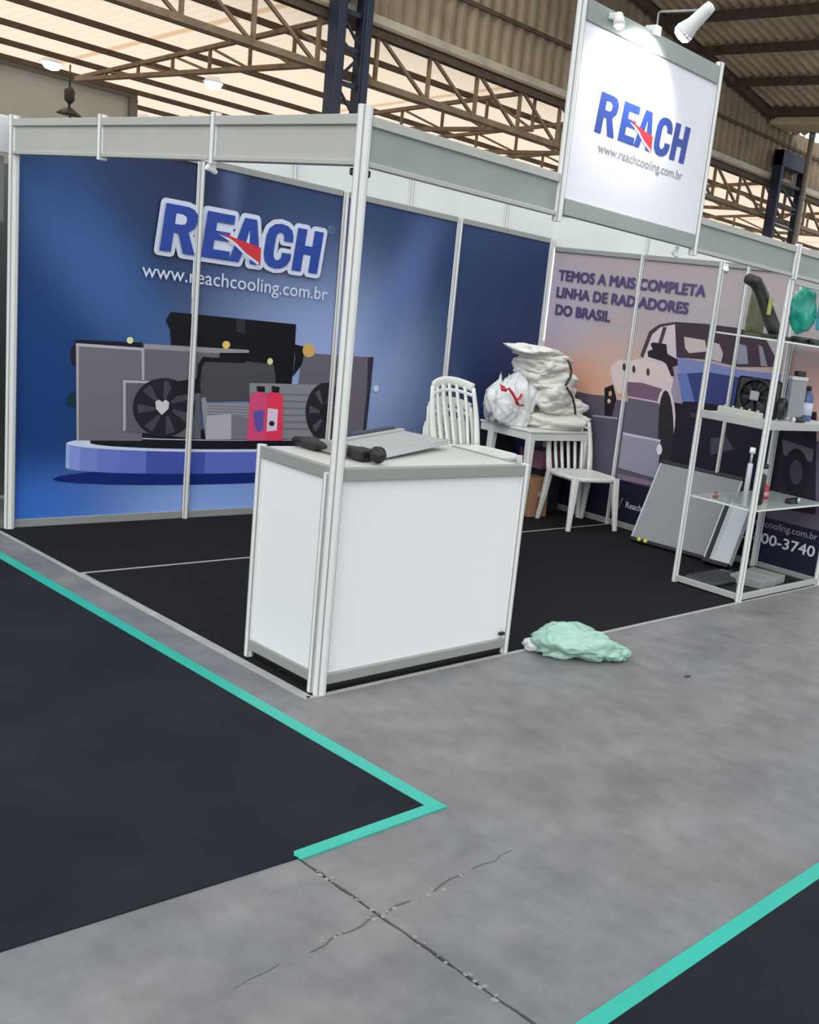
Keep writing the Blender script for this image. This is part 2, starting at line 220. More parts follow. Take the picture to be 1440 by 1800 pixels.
# flat print on the two booth walls: (part, ink colour, outline in wall metres)
BLUE = [('printed_podium',(16,38,112),[(2.42,0.27),(2.383,0.286),(2.273,0.3),(2.098,0.312),(1.87,0.322),(1.605,0.328),(1.32,0.33),(1.035,0.328),(0.77,0.322),(0.542,0.312),(0.367,0.3),(0.257,0.286),(0.22,0.27),(0.257,0.254),(0.367,0.24),(0.542,0.228),(0.77,0.218),(1.035,0.212),(1.32,0.21),(1.605,0.212),(1.87,0.218),(2.098,0.228),(2.273,0.24),(2.383,0.254),(2.42,0.27)]),('printed_podium',(153,172,225),[(0.29,0.475),(0.291,0.473),(0.295,0.471),(0.301,0.468),(0.31,0.466),(0.31,0.324),(0.301,0.327),(0.295,0.33),(0.291,0.332),(0.29,0.335)]),('printed_podium',(132,150,215),[(0.31,0.466),(0.321,0.464),(0.334,0.462),(0.35,0.46),(0.368,0.458),(0.368,0.314),(0.35,0.316),(0.334,0.319),(0.321,0.322),(0.31,0.324)]),('printed_podium',(117,134,207),[(0.368,0.458),(0.389,0.456),(0.412,0.454),(0.437,0.452),(0.464,0.45),(0.464,0.304),(0.437,0.307),(0.412,0.309),(0.389,0.311),(0.368,0.314)]),('printed_podium',(106,123,202),[(0.464,0.45),(0.493,0.448),(0.524,0.446),(0.557,0.445),(0.592,0.443),(0.592,0.296),(0.557,0.298),(0.524,0.3),(0.493,0.302),(0.464,0.304)]),('printed_podium',(100,116,199),[(0.592,0.443),(0.628,0.442),(0.667,0.44),(0.706,0.439),(0.748,0.438),(0.748,0.289),(0.706,0.291),(0.667,0.292),(0.628,0.294),(0.592,0.296)]),('printed_podium',(70,86,172),[(0.748,0.438),(0.79,0.436),(0.834,0.435),(0.88,0.434),(0.926,0.433),(0.926,0.284),(0.88,0.285),(0.834,0.286),(0.79,0.288),(0.748,0.289)]),('printed_podium',(70,86,172),[(0.926,0.433),(0.973,0.433),(1.021,0.432),(1.07,0.431),(1.119,0.431),(1.119,0.281),(1.07,0.282),(1.021,0.282),(0.973,0.283),(0.926,0.284)]),('printed_podium',(94,110,196),[(1.119,0.431),(1.169,0.43),(1.219,0.43),(1.269,0.43),(1.32,0.43),(1.32,0.28),(1.269,0.28),(1.219,0.28),(1.169,0.281),(1.119,0.281)]),('printed_podium',(94,110,196),[(1.32,0.43),(1.371,0.43),(1.421,0.43),(1.471,0.43),(1.521,0.431),(1.521,0.281),(1.471,0.281),(1.421,0.28),(1.371,0.28),(1.32,0.28)]),('printed_podium',(94,110,196),[(1.521,0.431),(1.57,0.431),(1.619,0.432),(1.667,0.433),(1.714,0.433),(1.714,0.284),(1.667,0.283),(1.619,0.282),(1.57,0.282),(1.521,0.281)]),('printed_podium',(96,112,197),[(1.714,0.433),(1.76,0.434),(1.806,0.435),(1.85,0.436),(1.892,0.438),(1.892,0.289),(1.85,0.288),(1.806,0.286),(1.76,0.285),(1.714,0.284)]),('printed_podium',(100,116,199),[(1.892,0.438),(1.934,0.439),(1.973,0.44),(2.012,0.442),(2.048,0.443),(2.048,0.296),(2.012,0.294),(1.973,0.292),(1.934,0.291),(1.892,0.289)]),('printed_podium',(106,123,202),[(2.048,0.443),(2.083,0.445),(2.116,0.446),(2.147,0.448),(2.176,0.45),(2.176,0.304),(2.147,0.302),(2.116,0.3),(2.083,0.298),(2.048,0.296)]),('printed_podium',(117,134,207),[(2.176,0.45),(2.203,0.452),(2.228,0.454),(2.251,0.456),(2.272,0.458),(2.272,0.314),(2.251,0.311),(2.228,0.309),(2.203,0.307),(2.176,0.304)]),('printed_podium',(132,150,215),[(2.272,0.458),(2.29,0.46),(2.306,0.462),(2.319,0.464),(2.33,0.466),(2.33,0.324),(2.319,0.322),(2.306,0.319),(2.29,0.316),(2.272,0.314)]),('printed_podium',(153,172,225),[(2.33,0.466),(2.339,0.468),(2.345,0.471),(2.349,0.473),(2.35,0.475),(2.35,0.335),(2.349,0.332),(2.345,0.33),(2.339,0.327),(2.33,0.324)]),('printed_podium',(204,212,244),[(2.35,0.472),(2.337,0.481),(2.3,0.489),(2.238,0.497),(2.153,0.504),(2.048,0.511),(1.925,0.516),(1.788,0.521),(1.638,0.524),(1.481,0.526),(1.32,0.527),(1.159,0.526),(1.002,0.524),(0.852,0.521),(0.715,0.516),(0.592,0.511),(0.487,0.504),(0.402,0.497),(0.34,0.489),(0.303,0.481),(0.29,0.472),(0.303,0.463),(0.34,0.455),(0.402,0.447),(0.487,0.44),(0.592,0.433),(0.715,0.428),(0.852,0.423),(1.002,0.42),(1.159,0.418),(1.32,0.417),(1.481,0.418),(1.638,0.42),(1.788,0.423),(1.925,0.428),(2.048,0.433),(2.153,0.44),(2.238,0.447),(2.3,0.455),(2.337,0.463),(2.35,0.472)]),('printed_podium',(22,20,30),[(0.42,0.525),(0.428,0.52),(0.451,0.516),(0.489,0.512),(0.541,0.508),(0.606,0.504),(0.684,0.5),(0.772,0.497),(0.87,0.495),(0.976,0.493),(1.087,0.491),(1.203,0.49),(1.32,0.49),(1.437,0.49),(1.553,0.491),(1.664,0.493),(1.77,0.495),(1.868,0.497),(1.956,0.5),(2.034,0.504),(2.099,0.508),(2.151,0.512),(2.189,0.516),(2.212,0.52),(2.22,0.525),(2.22,0.475),(2.212,0.47),(2.189,0.465),(2.151,0.46),(2.099,0.455),(2.034,0.451),(1.956,0.447),(1.868,0.443),(1.77,0.44),(1.664,0.438),(1.553,0.436),(1.437,0.435),(1.32,0.435),(1.203,0.435),(1.087,0.436),(0.976,0.438),(0.87,0.44),(0.772,0.443),(0.684,0.447),(0.606,0.451),(0.541,0.455),(0.489,0.46),(0.451,0.465),(0.428,0.47),(0.42,0.475)]),('printed_podium',(70,68,78),[(2.22,0.53),(2.209,0.535),(2.176,0.541),(2.122,0.546),(2.048,0.551),(1.956,0.555),(1.849,0.558),(1.729,0.561),(1.598,0.563),(1.461,0.565),(1.32,0.565),(1.179,0.565),(1.042,0.563),(0.911,0.561),(0.791,0.558),(0.684,0.555),(0.592,0.551),(0.518,0.546),(0.464,0.541),(0.431,0.535),(0.42,0.53),(0.431,0.525),(0.464,0.519),(0.518,0.514),(0.592,0.509),(0.684,0.505),(0.791,0.502),(0.911,0.499),(1.042,0.497),(1.179,0.495),(1.32,0.495),(1.461,0.495),(1.598,0.497),(1.729,0.499),(1.849,0.502),(1.956,0.505),(2.048,0.509),(2.122,0.514),(2.176,0.519),(2.209,0.525),(2.22,0.53)]),('printed_podium',(26,24,32),[(2.205,0.528),(2.194,0.533),(2.162,0.537),(2.109,0.542),(2.036,0.546),(1.946,0.549),(1.84,0.552),(1.722,0.555),(1.593,0.557),(1.458,0.558),(1.32,0.558),(1.182,0.558),(1.047,0.557),(0.918,0.555),(0.8,0.552),(0.694,0.549),(0.604,0.546),(0.531,0.542),(0.478,0.537),(0.446,0.533),(0.435,0.528),(0.446,0.523),(0.478,0.519),(0.531,0.514),(0.604,0.51),(0.694,0.507),(0.8,0.504),(0.918,0.501),(1.047,0.499),(1.182,0.498),(1.32,0.498),(1.458,0.498),(1.593,0.499),(1.722,0.501),(1.84,0.504),(1.946,0.507),(2.036,0.51),(2.109,0.514),(2.162,0.519),(2.194,0.523),(2.205,0.528)]),('printed_radiator',(112,109,119),[(0.334,1.028),(0.695,1.03),(0.717,0.487),(0.348,0.489)]),('printed_radiator',(165,165,175),[(0.328,1.031),(0.343,1.032),(0.357,0.485),(0.345,0.485)]),('printed_radiator',(20,22,32),[(0.321,1.049),(0.697,1.063),(0.698,1.03),(0.328,1.031)]),('printed_radiator',(178,178,188),[(0.328,1.031),(0.698,1.033),(0.699,1.017),(0.328,1.015)]),('printed_radiator',(36,26,44),[(0.302,0.992),(0.327,1.046),(0.331,0.9),(0.31,0.914)]),('printed_radiator',(18,48,60),[(0.287,0.724),(0.334,0.774),(0.337,0.678),(0.291,0.686)]),('printed_radiator',(222,226,170),[(0.644,1.072),(0.641,1.062),(0.635,1.054),(0.625,1.051),(0.615,1.052),(0.608,1.059),(0.605,1.068),(0.607,1.078),(0.614,1.086),(0.623,1.089),(0.633,1.087),(0.641,1.081)]),('printed_radiator.b',(106,102,112),[(0.705,1.031),(1.193,1.049),(1.21,0.758),(0.717,0.74)]),('printed_radiator.b',(170,168,178),[(0.691,1.033),(0.708,1.034),(0.716,0.846),(0.702,0.846)]),('printed_panel',(12,12,18),[(0.858,1.254),(1.697,1.258),(1.701,1.0),(1.694,0.869),(1.438,0.868),(1.373,0.944),(1.373,1.058),(0.867,1.062),(0.859,1.148),(0.829,1.202)]),('printed_panel',(44,46,54),[(1.275,1.254),(1.333,1.253),(1.338,1.169),(1.28,1.174)]),('printed_radiator.b',(150,146,150),[(0.704,1.057),(1.373,1.069),(1.375,1.037),(0.705,1.027)]),('printed_radiator.b',(226,196,110),[(1.243,1.091),(1.24,1.079),(1.231,1.069),(1.218,1.065),(1.205,1.067),(1.195,1.075),(1.191,1.087),(1.193,1.099),(1.202,1.109),(1.215,1.113),(1.229,1.111),(1.239,1.103)]),('printed_panel',(14,14,20),[(1.175,1.037),(1.374,1.051),(1.383,0.908),(1.181,0.933)]),('printed_radiator.c',(74,74,80),[(1.051,0.943),(1.078,0.982),(1.35,0.996),(1.551,0.991),(1.574,0.9),(1.569,0.752),(1.062,0.735)]),('printed_radiator.c',(14,14,20),[(1.037,0.849),(1.039,0.959),(1.069,1.006),(1.349,1.007),(1.351,0.985),(1.085,0.976),(1.065,0.943),(1.06,0.843)]),('printed_radiator.c',(220,214,150),[(1.546,1.009),(1.544,0.998),(1.537,0.989),(1.527,0.986),(1.516,0.988),(1.508,0.995),(1.505,1.006),(1.507,1.017),(1.514,1.025),(1.524,1.029),(1.534,1.027),(1.542,1.019)]),('printed_radiator.d',(104,99,109),[(1.763,1.078),(2.328,1.086),(2.306,0.488),(1.693,0.509),(1.736,0.777)]),('printed_radiator.d',(48,46,66),[(2.284,1.083),(2.332,1.09),(2.33,0.879),(2.319,0.505),(2.29,0.505),(2.3,0.837)]),('printed_radiator.d',(12,12,18),[(1.695,1.129),(1.751,1.122),(1.782,1.117),(1.761,1.004),(1.699,0.918),(1.707,1.037)]),('printed_radiator.d',(208,170,98),[(1.853,1.1),(1.85,1.08),(1.838,1.063),(1.819,1.053),(1.798,1.052),(1.778,1.059),(1.764,1.074),(1.758,1.093),(1.761,1.113),(1.773,1.129),(1.791,1.139),(1.812,1.141),(1.832,1.133),(1.846,1.119)]),('printed_radiator.d',(200,214,226),[(2.4,0.869),(2.397,0.855),(2.385,0.846),(2.37,0.845),(2.357,0.853),(2.351,0.867),(2.354,0.882),(2.365,0.891),(2.38,0.892),(2.394,0.884)]),('printed_radiator.e',(138,138,144),[(1.39,0.862),(1.904,0.875),(1.882,0.503),(1.414,0.508)]),('printed_radiator.e',(112,112,120),[(1.402,0.801),(1.891,0.809),(1.892,0.798),(1.403,0.79)]),('printed_radiator.e',(112,112,120),[(1.405,0.757),(1.895,0.763),(1.896,0.751),(1.406,0.746)]),('printed_radiator.e',(112,112,120),[(1.408,0.714),(1.899,0.717),(1.9,0.705),(1.409,0.703)]),('printed_radiator.e',(112,112,120),[(1.411,0.67),(1.903,0.67),(1.905,0.659),(1.412,0.659)]),('printed_radiator.e',(112,112,120),[(1.414,0.626),(1.908,0.624),(1.909,0.612),(1.415,0.615)]),('printed_radiator.e',(112,112,120),[(1.417,0.582),(1.912,0.577),(1.913,0.565),(1.418,0.571)]),('printed_fan',(96,95,104),[(0.594,0.84),(0.965,0.845),(1.055,0.863),(1.082,0.499),(0.604,0.547)]),('printed_fan',(168,168,178),[(0.59,0.84),(0.607,0.841),(0.617,0.547),(0.601,0.546)]),('printed_fan',(180,180,188),[(0.594,0.84),(0.877,0.844),(0.877,0.831),(0.594,0.827)]),('printed_fan',(34,32,42),[(1.035,0.695),(1.031,0.652),(1.016,0.61),(0.99,0.574),(0.956,0.544),(0.915,0.524),(0.87,0.513),(0.823,0.512),(0.778,0.522),(0.737,0.542),(0.703,0.57),(0.676,0.604),(0.659,0.643),(0.652,0.684),(0.656,0.726),(0.67,0.765),(0.693,0.801),(0.726,0.83),(0.764,0.851),(0.808,0.863),(0.854,0.866),(0.899,0.858),(0.941,0.84),(0.978,0.813),(1.007,0.779),(1.026,0.739)]),('printed_fan',(70,68,80),[(0.894,0.684),(1.003,0.657),(0.981,0.602),(0.89,0.667)]),('printed_fan',(70,68,80),[(0.869,0.643),(0.916,0.545),(0.859,0.529),(0.853,0.637)]),('printed_fan',(70,68,80),[(0.821,0.638),(0.774,0.544),(0.726,0.578),(0.806,0.646)]),('printed_fan',(70,68,80),[(0.787,0.672),(0.684,0.651),(0.679,0.707),(0.783,0.689)]),('printed_fan',(70,68,80),[(0.791,0.718),(0.709,0.784),(0.751,0.823),(0.802,0.731)]),('printed_fan',(70,68,80),[(0.831,0.744),(0.832,0.849),(0.89,0.841),(0.849,0.743)]),('printed_fan',(70,68,80),[(0.877,0.729),(0.964,0.794),(0.995,0.744),(0.888,0.715)]),('printed_fan',(24,22,30),[(0.86,0.84),(1.054,0.877),(1.066,0.787),(0.916,0.764)]),('printed_fan',(206,203,208),[(0.827,0.645),(0.79,0.682),(0.785,0.722),(0.805,0.736),(0.827,0.723),(0.847,0.738),(0.869,0.721),(0.867,0.684)]),('printed_fan.b',(40,36,44),[(2.141,0.696),(2.14,0.642),(2.128,0.592),(2.105,0.549),(2.073,0.515),(2.035,0.494),(1.992,0.487),(1.949,0.494),(1.908,0.514),(1.872,0.546),(1.843,0.588),(1.823,0.636),(1.813,0.687),(1.814,0.739),(1.826,0.787),(1.848,0.829),(1.878,0.862),(1.915,0.884),(1.956,0.893),(1.999,0.888),(2.04,0.87),(2.078,0.839),(2.108,0.798),(2.13,0.749)]),('printed_fan.b',(84,78,88),[(2.028,0.67),(2.107,0.624),(2.087,0.579),(2.022,0.653)]),('printed_fan.b',(84,78,88),[(1.997,0.627),(2.023,0.526),(1.981,0.521),(1.983,0.624)]),('printed_fan.b',(84,78,88),[(1.95,0.634),(1.904,0.555),(1.872,0.592),(1.937,0.645)]),('printed_fan.b',(84,78,88),[(1.921,0.683),(1.84,0.684),(1.841,0.735),(1.92,0.701)]),('printed_fan.b',(84,78,88),[(1.932,0.739),(1.876,0.817),(1.909,0.845),(1.942,0.75)]),('printed_fan.b',(84,78,88),[(1.975,0.759),(1.986,0.858),(2.027,0.842),(1.989,0.755)]),('printed_fan.b',(84,78,88),[(2.017,0.728),(2.09,0.773),(2.108,0.724),(2.025,0.712)]),('printed_fan.b',(30,28,34),[(2.015,0.693),(2.012,0.667),(1.999,0.648),(1.979,0.641),(1.957,0.647),(1.941,0.665),(1.933,0.691),(1.936,0.716),(1.95,0.735),(1.969,0.742),(1.991,0.736),(2.007,0.718)]),('printed_intercooler',(146,146,154),[(1.068,0.752),(1.097,0.764),(1.107,0.726),(1.407,0.728),(1.423,0.5),(1.112,0.499),(1.091,0.612)]),('printed_intercooler',(118,118,126),[(1.115,0.712),(1.4,0.713),(1.401,0.706),(1.115,0.705)]),('printed_intercooler',(118,118,126),[(1.116,0.694),(1.402,0.695),(1.402,0.688),(1.116,0.687)]),('printed_intercooler',(118,118,126),[(1.117,0.677),(1.403,0.677),(1.403,0.67),(1.117,0.67)]),('printed_intercooler',(118,118,126),[(1.118,0.659),(1.404,0.659),(1.405,0.651),(1.118,0.652)]),('printed_intercooler',(178,176,184),[(1.111,0.648),(1.274,0.663),(1.284,0.5),(1.112,0.499)]),('printed_intercooler',(120,118,128),[(1.274,0.663),(1.406,0.637),(1.415,0.5),(1.284,0.5)]),('printed_bottle',(216,76,120),[(1.396,0.775),(1.426,0.805),(1.49,0.812),(1.513,0.787),(1.534,0.493),(1.391,0.493)]),('printed_bottle',(22,20,26),[(1.439,0.846),(1.496,0.845),(1.499,0.808),(1.446,0.81)]),('printed_bottle',(98,84,168),[(1.426,0.685),(1.503,0.694),(1.504,0.564),(1.468,0.545),(1.436,0.6)]),('printed_bottle.b',(232,58,92),[(1.513,0.787),(1.527,0.81),(1.606,0.809),(1.634,0.78),(1.651,0.494),(1.525,0.493)]),('printed_bottle.b',(22,20,26),[(1.545,0.851),(1.603,0.846),(1.602,0.809),(1.552,0.811)]),('printed_bottle.b',(226,206,226),[(1.527,0.706),(1.602,0.701),(1.604,0.562),(1.529,0.553)]),('printed_bottle.b',(40,36,48),[(1.584,0.607),(1.579,0.593),(1.564,0.588),(1.549,0.593),(1.542,0.606),(1.547,0.619),(1.561,0.625),(1.577,0.62)])]
SUN = [('printed_radiator',(86,82,97),[(2.407,0.963),(2.109,0.994),(2.078,0.818),(2.379,0.802)]),('printed_radiator',(28,24,32),[(2.113,1.052),(2.032,1.09),(1.979,0.991),(2.0,0.845),(2.076,0.841)]),('printed_radiator',(190,150,110),[(2.031,1.019),(2.033,1.003),(2.044,0.995),(2.057,0.999),(2.065,1.014),(2.063,1.03),(2.052,1.039),(2.038,1.034)]),('printed_radiator',(190,180,170),[(2.032,0.961),(2.035,0.948),(2.046,0.941),(2.059,0.944),(2.067,0.956),(2.064,0.969),(2.053,0.976),(2.039,0.972)]),('printed_radiator.b',(82,80,97),[(2.198,0.817),(1.94,0.837),(1.896,0.456),(2.145,0.44)]),('printed_radiator.b',(150,145,160),[(2.2,0.826),(1.942,0.845),(1.939,0.832),(2.197,0.813)]),('printed_truck',(34,30,42),[(1.498,1.064),(1.22,1.081),(0.701,1.104),(0.225,1.164),(0.097,0.475),(0.719,0.441),(1.201,0.417),(1.497,0.4),(1.515,0.802)]),('printed_truck',(150,138,158),[(1.528,1.316),(1.45,1.39),(1.376,1.218),(1.344,1.045),(1.461,1.044),(1.471,1.154)]),('printed_truck',(206,190,190),[(2.084,1.221),(1.997,1.29),(1.872,1.297),(1.787,1.325),(1.697,1.35),(1.512,1.318),(1.459,1.207),(1.463,1.112),(1.542,1.101),(1.743,1.141),(1.866,1.132),(1.904,1.025),(1.981,1.036),(2.035,1.108)]),('printed_truck',(196,184,188),[(1.787,1.325),(1.743,1.511),(1.658,1.584),(1.519,1.62),(1.449,1.327),(1.607,1.306)]),('printed_truck',(74,60,66),[(1.802,1.345),(1.748,1.536),(1.66,1.597),(1.521,1.629),(1.518,1.612),(1.646,1.577),(1.716,1.514),(1.771,1.328)]),('printed_truck',(74,60,66),[(1.649,1.446),(1.624,1.58),(1.587,1.584),(1.613,1.458)]),('printed_truck',(64,52,62),[(1.521,1.629),(1.248,1.645),(0.95,1.646),(0.728,1.611),(0.566,1.423),(0.899,1.379),(1.176,1.395),(1.458,1.376)]),('printed_truck',(186,172,168),[(1.418,1.532),(1.226,1.529),(1.196,1.451),(1.35,1.419),(1.393,1.451)]),('printed_truck',(176,166,170),[(1.175,1.527),(1.097,1.516),(1.051,1.452),(1.059,1.39),(1.151,1.399)]),('printed_truck',(134,136,148),[(0.939,1.539),(0.865,1.532),(0.827,1.408),(0.921,1.396)]),('printed_truck',(128,130,140),[(0.768,1.551),(0.733,1.54),(0.665,1.41),(0.722,1.41)]),('printed_truck',(118,128,176),[(1.458,1.376),(1.146,1.375),(0.895,1.359),(0.681,1.368),(0.465,1.378),(0.472,1.322),(0.692,1.307),(1.159,1.307),(1.406,1.239)]),('printed_truck',(56,64,114),[(1.425,1.254),(1.159,1.307),(0.692,1.307),(0.472,1.322),(0.488,1.17),(0.699,1.096),(1.22,1.081),(1.347,1.062)]),('printed_truck',(98,114,174),[(1.423,1.246),(1.344,1.273),(1.235,1.079),(1.347,1.062)]),('printed_truck',(44,34,44),[(1.72,1.446),(1.689,1.458),(1.57,1.459),(1.546,1.39),(1.445,1.361),(1.437,1.32),(1.482,1.301),(1.455,1.241),(1.479,1.229),(1.543,1.314),(1.584,1.33),(1.724,1.346),(1.736,1.384),(1.691,1.406)]),('printed_truck',(70,68,82),[(1.046,0.841),(0.91,0.873),(0.836,0.794),(1.023,0.718)]),('printed_truck',(92,88,102),[(0.456,0.936),(0.193,0.912),(0.193,0.825),(0.421,0.83)]),('printed_truck',(24,22,32),[(0.205,0.751),(0.2,0.7),(0.205,0.653),(0.219,0.613),(0.241,0.584),(0.269,0.57),(0.301,0.572),(0.332,0.589),(0.361,0.621),(0.384,0.664),(0.399,0.713),(0.404,0.765),(0.399,0.813),(0.384,0.853),(0.361,0.881),(0.333,0.894),(0.302,0.892),(0.271,0.874),(0.242,0.842),(0.22,0.8)]),('printed_truck',(60,58,70),[(0.253,0.742),(0.25,0.709),(0.255,0.679),(0.267,0.658),(0.284,0.647),(0.304,0.65),(0.324,0.665),(0.34,0.691),(0.35,0.723),(0.352,0.756),(0.347,0.786),(0.335,0.807),(0.318,0.817),(0.298,0.814),(0.279,0.799),(0.263,0.773)]),('printed_truck',(58,56,66),[(1.256,0.995),(0.687,1.034),(0.681,1.002),(1.25,0.962)]),('printed_truck',(112,88,108),[(1.9,1.131),(1.744,1.145),(1.541,1.126),(1.557,1.029),(1.868,1.017)]),('printed_truck',(208,190,192),[(1.388,0.94),(1.38,0.872),(1.382,0.809),(1.393,0.758),(1.412,0.722),(1.437,0.707),(1.467,0.712),(1.498,0.739),(1.527,0.784),(1.551,0.843),(1.568,0.911),(1.576,0.979),(1.574,1.042),(1.563,1.094),(1.543,1.128),(1.517,1.143),(1.488,1.136),(1.457,1.109),(1.429,1.064),(1.405,1.006)]),('printed_truck',(44,38,46),[(1.386,0.841),(1.373,0.75),(1.369,0.666),(1.373,0.598),(1.386,0.552),(1.406,0.533),(1.431,0.543),(1.46,0.582),(1.488,0.644),(1.514,0.725),(1.534,0.816),(1.547,0.908),(1.551,0.992),(1.547,1.06),(1.534,1.104),(1.514,1.122),(1.488,1.111),(1.46,1.073),(1.432,1.011),(1.407,0.931)]),('printed_truck',(70,60,66),[(1.828,1.238),(1.829,1.216),(1.839,1.206),(1.852,1.213),(1.861,1.233),(1.86,1.255),(1.85,1.265),(1.836,1.258)]),('printed_truck',(70,60,66),[(1.687,1.235),(1.688,1.213),(1.698,1.203),(1.711,1.21),(1.72,1.231),(1.719,1.252),(1.709,1.262),(1.696,1.255)]),('printed_truck',(70,60,66),[(1.925,1.242),(1.926,1.22),(1.937,1.21),(1.95,1.217),(1.959,1.238),(1.958,1.26),(1.947,1.27),(1.934,1.263)]),('printed_radiator.c',(94,92,106),[(1.862,1.018),(1.555,1.021),(1.519,0.736),(1.862,0.724)]),('printed_radiator.c',(196,170,184),[(1.864,1.026),(1.557,1.029),(1.554,1.017),(1.862,1.014)]),('printed_radiator.d',(140,138,156),[(1.864,0.733),(1.493,0.74),(1.468,0.45),(1.862,0.462)]),('printed_radiator.d',(186,184,196),[(1.865,0.742),(1.494,0.749),(1.491,0.732),(1.862,0.724)]),('printed_radiator.d',(215,215,220),[(1.465,0.68),(1.468,0.648),(1.484,0.632),(1.505,0.641),(1.519,0.67),(1.516,0.701),(1.5,0.717),(1.479,0.708)]),('printed_footer',(126,112,128),[(1.866,0.416),(1.501,0.422),(1.506,0.385),(1.858,0.372)])]

# ================================================================== SETTING: floor
fl = thing('floor', 'worn grey concrete floor of the exhibition hall in poured slabs', 'floor', kind='structure')
mb = P(); mb.box((-14,-12,-.12), (45,45,-.05), mat('joint_dirt', (112,110,107), .9)); mb.build('joint_bed', fl)
def jag(axis, v, a, b, step, amp, seed, sgn):
    r = random.Random(seed); out = []; n = max(2, int(abs(b-a)/step))
    for i in range(n+1):
        t = a + (b-a)*i/n; o = v + sgn*.004 + r.uniform(-amp, amp)*.5
        out.append((o, t) if axis == 'x' else (t, o))
    return out
XJ, YJ = -.742, -1.325
def slab(x0, x1, y0, y1, seed, jx, jy):
    """slab polygon: jx / jy tell which side is the worn joint"""
    pts = []
    bot = [(x0,y0),(x1,y0)]; lo, hi = max(x0,-6), min(x1,6)
    P2 = [(x0,y0)]
    if jy == 'lo': P2 += jag('y', y0, lo+.01, min(hi,2), .05, .008, seed, 1)
    P2 += [(x1,y0)]
    if jx == 'hi': P2 += jag('x', x1, max(y0,-5)+.02, min(y1,0)-.02, .05, .007, seed+1, -1)
    P2 += [(x1,y1)]
    if jy == 'hi': P2 += jag('y', y1, min(hi,2), lo+.01, .05, .008, seed+2, -1)
    P2 += [(x0,y1)]
    if jx == 'lo': P2 += jag('x', x0, min(y1,0)-.02, max(y0,-5)+.02, .05, .007, seed+3, 1)
    m = P(); m.prism([(x,y,-.05) for x,y in P2], (0,0,.05), CONC); m.build('slab', fl)
slab(-14, XJ, -12, 45, 11, 'hi', ''); slab(XJ, 45, -12, 45, 21, 'lo', '')
CRK = mat('crack_dirt', (92,91,89), .9)
m = P(); r = random.Random(3); pts = [(XJ-.42+.04*k, YJ-.03+.0022*k+r.uniform(-.01,.01)) for k in range(24)]
for k, ((x0,y0),(x1,y1)) in enumerate(zip(pts, pts[1:])):
    w0 = .0035*(1-abs(k-11.5)/12)+.0006
    if k in (3,4,13,14,18): continue
    m.add([(x0,y0-w0,.0012),(x1,y1-w0,.0012),(x1,y1+w0,.0012),(x0,y0+w0,.0012)], [(0,1,2,3)], CRK)
m.build('crack', fl)
CH = mat('crumbled_mortar', (138,137,133), .9, 0, .2, 40)
r = random.Random(5); m = P()
for i in range(70):
    if r.random() < .6: x, y = XJ + r.uniform(-.012,.012), r.uniform(-2.3,-1.0)
    else: x, y = XJ + r.choice((r.uniform(-.28,-.1), r.uniform(-.03,.06), r.uniform(.12,.3))), YJ + r.uniform(-.016,.016)
    s = r.uniform(.003,.009)
    m.add([(x-s,y-s*.6,.0005),(x+s*.8,y-s,.0005),(x+s,y+s*.7,.0005),(x-s*.5,y+s,.0005),(x,y,.0005+s*.6)], [(0,1,4),(1,2,4),(2,3,4),(3,0,4)], CH)
o = m.build('mortar_crumbs', fl); o['kind'] = 'stuff'

# carpets lying on the concrete
def slabthing(name, label, cat, pts, h, mt, group=None, z=0.0):
    m = P(); m.prism([(x,y,z) for x,y in pts], (0,0,h), mt); o = m.build(name); return tag(o, label, cat, group)
slabthing('booth_carpet', 'black booth carpet, front sheet under counter and display rack', 'carpet', [(-.03,.0),(4.0,.0),(4.0,1.872),(-.03,1.872)], .004, CARPET)
slabthing('booth_carpet', 'black booth carpet, back sheet under table along the blue wall', 'carpet', [(-.05,1.892),(4.0,1.892),(4.0,D),(-.05,D)], .004, CARPET)
slabthing('joint_tape', 'thin pale tape line between the two black booth carpets', 'tape', [(-.05,1.872),(4.0,1.872),(4.0,1.892),(-.05,1.892)], .0045, PALE)
slabthing('edge_tape', 'thin pale tape along the front edge of the booth carpet', 'tape', [(-.06,-.022),(4.2,-.022),(4.2,-.001),(-.06,-.001)], .003, PALE)
slabthing('edge_tape', 'pale tape patch on concrete along the left edge of the booth carpet', 'tape', [(-.075,-.022),(-.062,-.022),(-.035,.0),(-.035,1.0),(-.055,2.8),(-.075,2.8)], .003, PALE)
slabthing('aisle_carpet', 'large charcoal aisle carpet at left, edged in teal tape', 'carpet', [(-.265,8.5),(-.265,-.948),(-.742,-.948),(-.745,-.978),(-1.47,-.93),(-4,-.80),(-8,-.7),(-8,8.5)], .004, MATB)
slabthing('aisle_tape', 'long teal tape strip along the left aisle carpet', 'tape', [(-.218,-.99),(-.218,8.4),(-.27,8.4),(-.27,-.945)], .0052, TEAL)
slabthing('aisle_tape', 'short teal tape strip closing the near end of left aisle carpet', 'tape', [(-.218,-.99),(-.272,-.943),(-.735,-.943),(-.748,-.962),(-.742,-.99)], .0050, TEAL)
slabthing('aisle_carpet', 'charcoal aisle carpet corner at the lower right, edged in teal tape', 'carpet', [(-5,-1.99),(8,-1.99),(8,-6.5),(-5,-6.5)], .004, MATB)
slabthing('aisle_tape', 'teal tape strip along the lower right aisle carpet', 'tape', [(-5,-1.945),(8,-1.945),(8,-1.995),(-5,-1.995)], .0052, TEAL)

